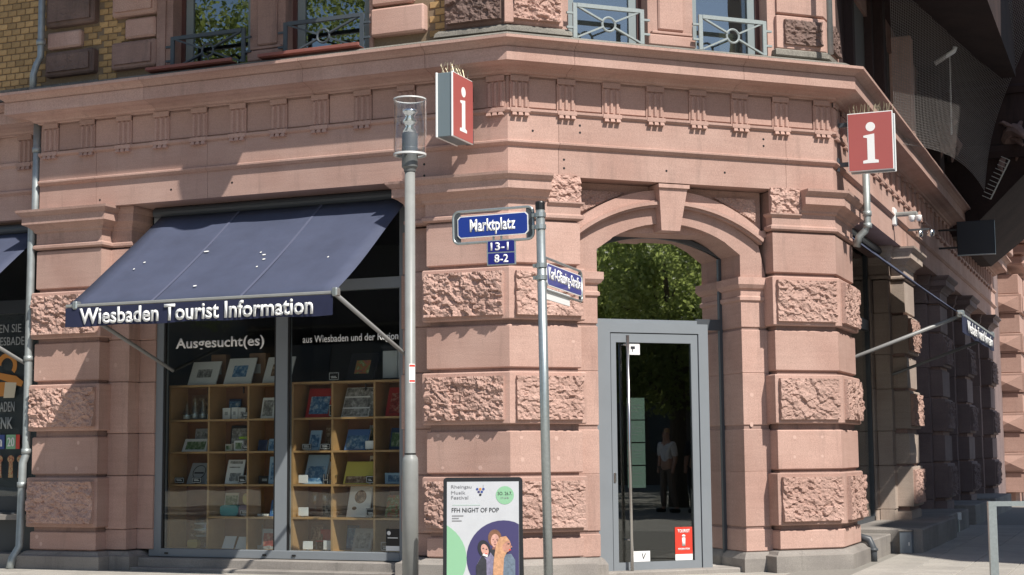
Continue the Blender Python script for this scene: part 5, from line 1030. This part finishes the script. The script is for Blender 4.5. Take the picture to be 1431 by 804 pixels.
book('blue picture card by the mullion in the fourth row', 'card', -3.31, T4, .14, .19, 'blue', 'photo_blue', 12); gbox('flat white tray by the mullion in the fourth row', -3.48, T4, .14, .025, 'white')
vz = thing('glass_vase', 'large clear ribbed glass jar at the bottom left of the shelf', 'vase', (-4.20, .92, T5+.002), 0); part('bowl', MB().lathe([(0, 0), (.07, 0), (.02, .02), (.02, .06), (.11, .10), (.13, .2), (.115, .34), (.11, .34), (.125, .2), (.105, .105), (0, .07)], 22), WINEG, vz, smooth=True); part('ribs', MB().lathe([(.112, .13), (.116, .14), (.112, .15)], 22).lathe([(.126, .20), (.131, .21), (.126, .22)], 22).lathe([(.120, .27), (.125, .28), (.120, .29)], 22), GREYW, vz)
pouch('small yellow pouch at the bottom left of the shelf', -4.42, T5, .14, .09, MUST)
book('left one of two white cards in the bottom row', 'card', -3.94, T5, .15, .16, 'white', None, 24, .004); book('right one of two white cards in the bottom row', 'card', -3.76, T5, .15, .155, 'white', None, 24, .004)
book('red and grey box by the mullion in the bottom row', 'box', -3.42, T5, .22, .23, 'grey', 'photo_red', 6, .05); gbox('flat grey booklet stack in the bottom row by the mullion', -3.48, T5, .2, .04, 'grey')
# right unit
frame_pic('black framed colour picture on an easel on top of the right shelf', -2.33, T0, .36, .34, 'photo_colour', 'black'); tagcard('small dark price card at the left on top of the right shelf', -2.52, T0, .13, .10)
ln = thing('lantern', 'white glass lantern with dark lid on top of the right shelf', 'lantern', (-1.92, .95, T0), 0); part('glass_box', MB().box(0, .18, 0, .2, .03, .33).box(.19, .38, 0, .2, .03, .33), solid('frosted_white', (.55, .58, .60)), ln); part('lid', MB().cbox(-.02, .42, -.02, .22, .335, .39, .01), INK, ln); part('base', MB().cbox(-.02, .42, -.04, .22, 0, .028, .006), INK, ln)
book('large red book with blue picture in the first row of the right shelf', 'book', -2.86, T1, .33, .35, 'red', 'photo_blue', 14, pr=(.13, .12, .13, .28)); tagcard('dark card beside the red and blue book', -2.52, T1, .06, .14); book('grey photo album with white bands', 'book', -2.40, T1, .35, .36, 'white', 'photo_grey', 17, pr=(.02, .03, .02, .02))
part('white_band', MB().box(0, .35, -.0025, .001, .10, .115).box(0, .35, -.0025, .001, .235, .25), WHITE, bpy.data.objects[[o.name for o in bpy.data.objects if o.get('label') == 'grey photo album with white bands'][0]])
book('photo panel with standing figures beside the grey album', 'book', -2.06, T1, .13, .30, 'black', 'photo_grey', 10, pr=(.03, .03, .03, .03)); book('red book with dark patterned picture at the right of the first row', 'book', -1.85, T1, .34, .34, 'red', 'photo_red', 14, pr=(.13, .1, .1, .2))
book('narrow blue and white guide book in the second row', 'book', -2.82, T2, .14, .24, 'lightblue', 'photo_blue', 15); tagcard('black price card before the narrow blue guide book', -2.86, T2); book('narrow grey guide book in the second row', 'book', -2.55, T2, .11, .26, 'grey', 'photo_grey', 13); tagcard('black price card before the narrow grey guide book', -2.63, T2)
book('blue book with white fountain picture in the second row', 'book', -2.36, T2, .29, .25, 'blue', 'photo_blue', 17, pr=(.05, .05, .05, .3)); tagcard('grey price card beside the blue fountain book', -2.06, T2, .1, .1, False); book('dark green book in the second row at the right', 'book', -1.80, T2, .15, .25, 'darkblue', 'photo_green', 12); gbox('grey box in the second row at the far right', -1.60, T2, .13, .24, 'grey', pic='photo_grey')
book('light blue calendar in the third row', 'book', -2.88, T3, .28, .35, 'lightblue', 'photo_blue', 16, pr=(.1, .08, .1, .4)); book('grey picture card beside the light blue calendar', 'card', -2.58, T3, .13, .26, 'grey', 'photo_brown', 12); tagcard('white price card before the light blue calendar', -2.90, T3, .12, .1, False)
kl = MB().box(0, .012, 0, .02, 0, .11).box(.05, .062, 0, .02, 0, .11).box(.012, .05, 0, .02, .04, .055).box(.1, .115, 0, .02, 0, .1).box(.115, .16, 0, .02, 0, .015).box(.115, .16, 0, .02, .085, .1)
tag(part('metal_letters', kl, CHROME, None), 'small silver decorative letters before the grey picture card', 'ornament').location = (-2.58, .79, T3+.002)
book('yellow landscape book in the third row', 'book', -2.37, T3, .37, .27, 'yellow', 'photo_brown', 18, pr=(.06, .04, .06, .66)); tagcard('dark price card beside the yellow book', -2.05, T3, .1, .09); gbox('pale blue stack of cards in the third row at the right', -1.86, T3, .28, .12, 'lightblue', .12, pic='photo_blue'); gbox('dark tall box behind the pale blue cards', -1.72, T3, .12, .30, 'black', .08, y=1.0)
def wineglass(label, s, z):
    t = thing('wine_glass', label, 'wine glass', (s, .93, z+.002), 0, None); part('glass', MB().lathe([(0, 0), (.036, 0), (.036, .004), (.005, .01), (.005, .13), (.03, .16), (.042, .20), (.036, .27), (.033, .27), (.039, .2), (.028, .163), (0, .14)], 16), WINEG, t, smooth=True); return t
wineglass('left one of three wine glasses in the fourth row', -2.76, T4); wineglass('middle one of three wine glasses in the fourth row', -2.63, T4); wineglass('right one of three wine glasses in the fourth row', -2.52, T4); tagcard('white price card at the left of the wine glasses', -2.90, T4, .13, .105, False); gbox('small dark box between the wine glasses', -2.70, T4, .1, .12, 'black', y=1.0)
ct = book('white card with brown teddy drawing in the fourth row', 'card', -2.33, T4, .29, .35, 'white', None, 12); part('printed_picture', MB().disc(.15, .23, .075, -.001).disc(.09, .10, .03, -.001, .02), PR['photo_brown'], ct)
tagcard('dark price card beside the teddy card', -2.05, T4, .12, .1); book('colourful fairground book in the fourth row at the right', 'book', -1.86, T4, .30, .26, 'brown', 'photo_colour', 15, pr=(.02, .02, .02, .02))
tagcard('white price card at the bottom left of the right shelf', -2.84, T5, .12, .1, False); tagcard('white price card at the right of the red chair ornament', -2.58, T5, .13, .11, False)
ch = thing('chair_ornament', 'red miniature folding chair in the bottom row', 'ornament', (-2.75, .93, T5+.002), 0); part('seat', MB().box(0, .14, 0, .12, .09, .10), solid('cover_red', CC['red']), ch)
for x_ in (0, .13):
    for y_ in (0, .11): part('leg', MB().box(x_, x_+.01, y_, y_+.01, 0, .09), INKG, ch)
part('backrest', MB().box(0, .14, .11, .12, .10, .22), solid('cover_red', CC['red']), ch); book('grey striped booklet in the bottom row beside the red chair', 'book', -2.58, T5, .12, .22, 'grey', 'photo_grey', 8, y=.95)
book('grey book with drawn figure in the middle of the bottom row', 'book', -2.26, T5, .23, .26, 'grey', 'photo_grey', 16, pr=(.14, .12, .14, .2)); book('olive yellow book in the bottom row at the right', 'book', -1.85, T5, .20, .25, 'yellow', None, 10, mat=solid('olive_cover', (.30, .27, .09))); tagcard('dark framed card in the bottom row before the olive book', -1.87, T5, .17, .11)
for lab, ct_, s_, z_, w_, h_, cv, pc in (
    ('thin grey booklet standing behind the small white boxes', 'booklet', -3.98, T1, .16, .24, 'darkblue', 'photo_blue'), ('dark photo panel standing behind the open book', 'picture', -3.36, T1, .22, .30, 'brown', 'photo_brown'),
    ('brown patterned card standing behind the glass bottles', 'card', -4.50, T1, .30, .30, 'brown', 'photo_brown'), ('grey town map standing behind the landscape picture book', 'map', -4.44, T2, .26, .27, 'grey', 'photo_grey'),
    ('dark poster card standing behind the lime green bar', 'card', -3.95, T2, .26, .30, 'black', 'photo_grey'), ('brown booklet standing behind the grey emblem box', 'booklet', -4.20, T3, .14, .26, 'brown', 'photo_brown'),
    ('dark picture panel standing behind the tea towel card', 'picture', -3.74, T3, .19, .30, 'black', 'photo_blue'), ('cream booklet standing behind the felt pouches', 'booklet', -4.02, T4, .18, .26, 'cream', 'photo_green'),
    ('grey catalogue standing behind the two white cards', 'book', -3.66, T5, .14, .27, 'grey', 'photo_grey'), ('brown catalogue standing behind the large glass jar', 'book', -4.50, T5, .22, .30, 'brown', 'photo_brown'),
    ('dark guide standing behind the narrow blue guide book', 'book', -2.70, T2, .17, .29, 'brown', 'photo_brown'), ('grey guide standing behind the blue fountain book', 'book', -2.14, T2, .17, .28, 'grey', 'photo_green'), ('brown guide standing behind the dark green book', 'book', -1.68, T2, .18, .27, 'brown', 'photo_colour'),
    ('green calendar standing behind the grey picture card', 'calendar', -2.62, T3, .15, .31, 'green', 'photo_green'), ('cream book standing behind the yellow landscape book', 'book', -2.14, T3, .17, .31, 'cream', 'photo_brown'), ('brown book standing behind the wine glasses', 'book', -2.74, T4, .22, .29, 'brown', 'photo_brown'),
    ('grey leaflet standing behind the teddy card', 'leaflet', -2.10, T4, .15, .28, 'grey', 'photo_grey'), ('blue leaflet standing behind the fairground book', 'leaflet', -1.62, T4, .16, .29, 'blue', 'photo_blue'), ('brown leaflet standing behind the red miniature chair', 'leaflet', -2.88, T5, .16, .28, 'brown', 'photo_brown'), ('dark leaflet standing behind the grey drawn book', 'leaflet', -2.42, T5, .15, .27, 'darkblue', 'photo_blue'), ('white leaflet standing between the bottom row books', 'leaflet', -2.02, T5, .08, .25, 'white', 'photo_grey')):
    book(lab, ct_, s_, z_, w_, h_, cv, pc, 6, th=.008, name=ct_, y=1.02, pr=(.06, .06, .06, .12))
# dim fittings deeper in the shop
for i, (x_, y_, w_, h_) in enumerate(((-4.2, 3.6, 1.1, 2.2), (-2.6, 4.0, 1.4, 2.6), (-.7, 3.2, .5, 2.4))):
    t = thing('display_cabinet', ['tall dark display cabinet deep in the shop on the left', 'wide dark display cabinet at the back of the shop', 'narrow dark display cabinet behind the corner pier'][i], 'cabinet', (x_, y_, .02), 0)
    part('carcass', MB().cbox(0, w_, 0, .4, 0, h_, .01), plain('dark_cabinet_%d' % i, (.05, .04, .035), .6), t); part('door_panel', MB().box(.05, w_-.05, -.012, 0, .1, h_-.1), plain('dark_panel_%d' % i, (.075, .065, .055), .5), t)
print('bricks', nb_, 'objects', len(bpy.data.objects))
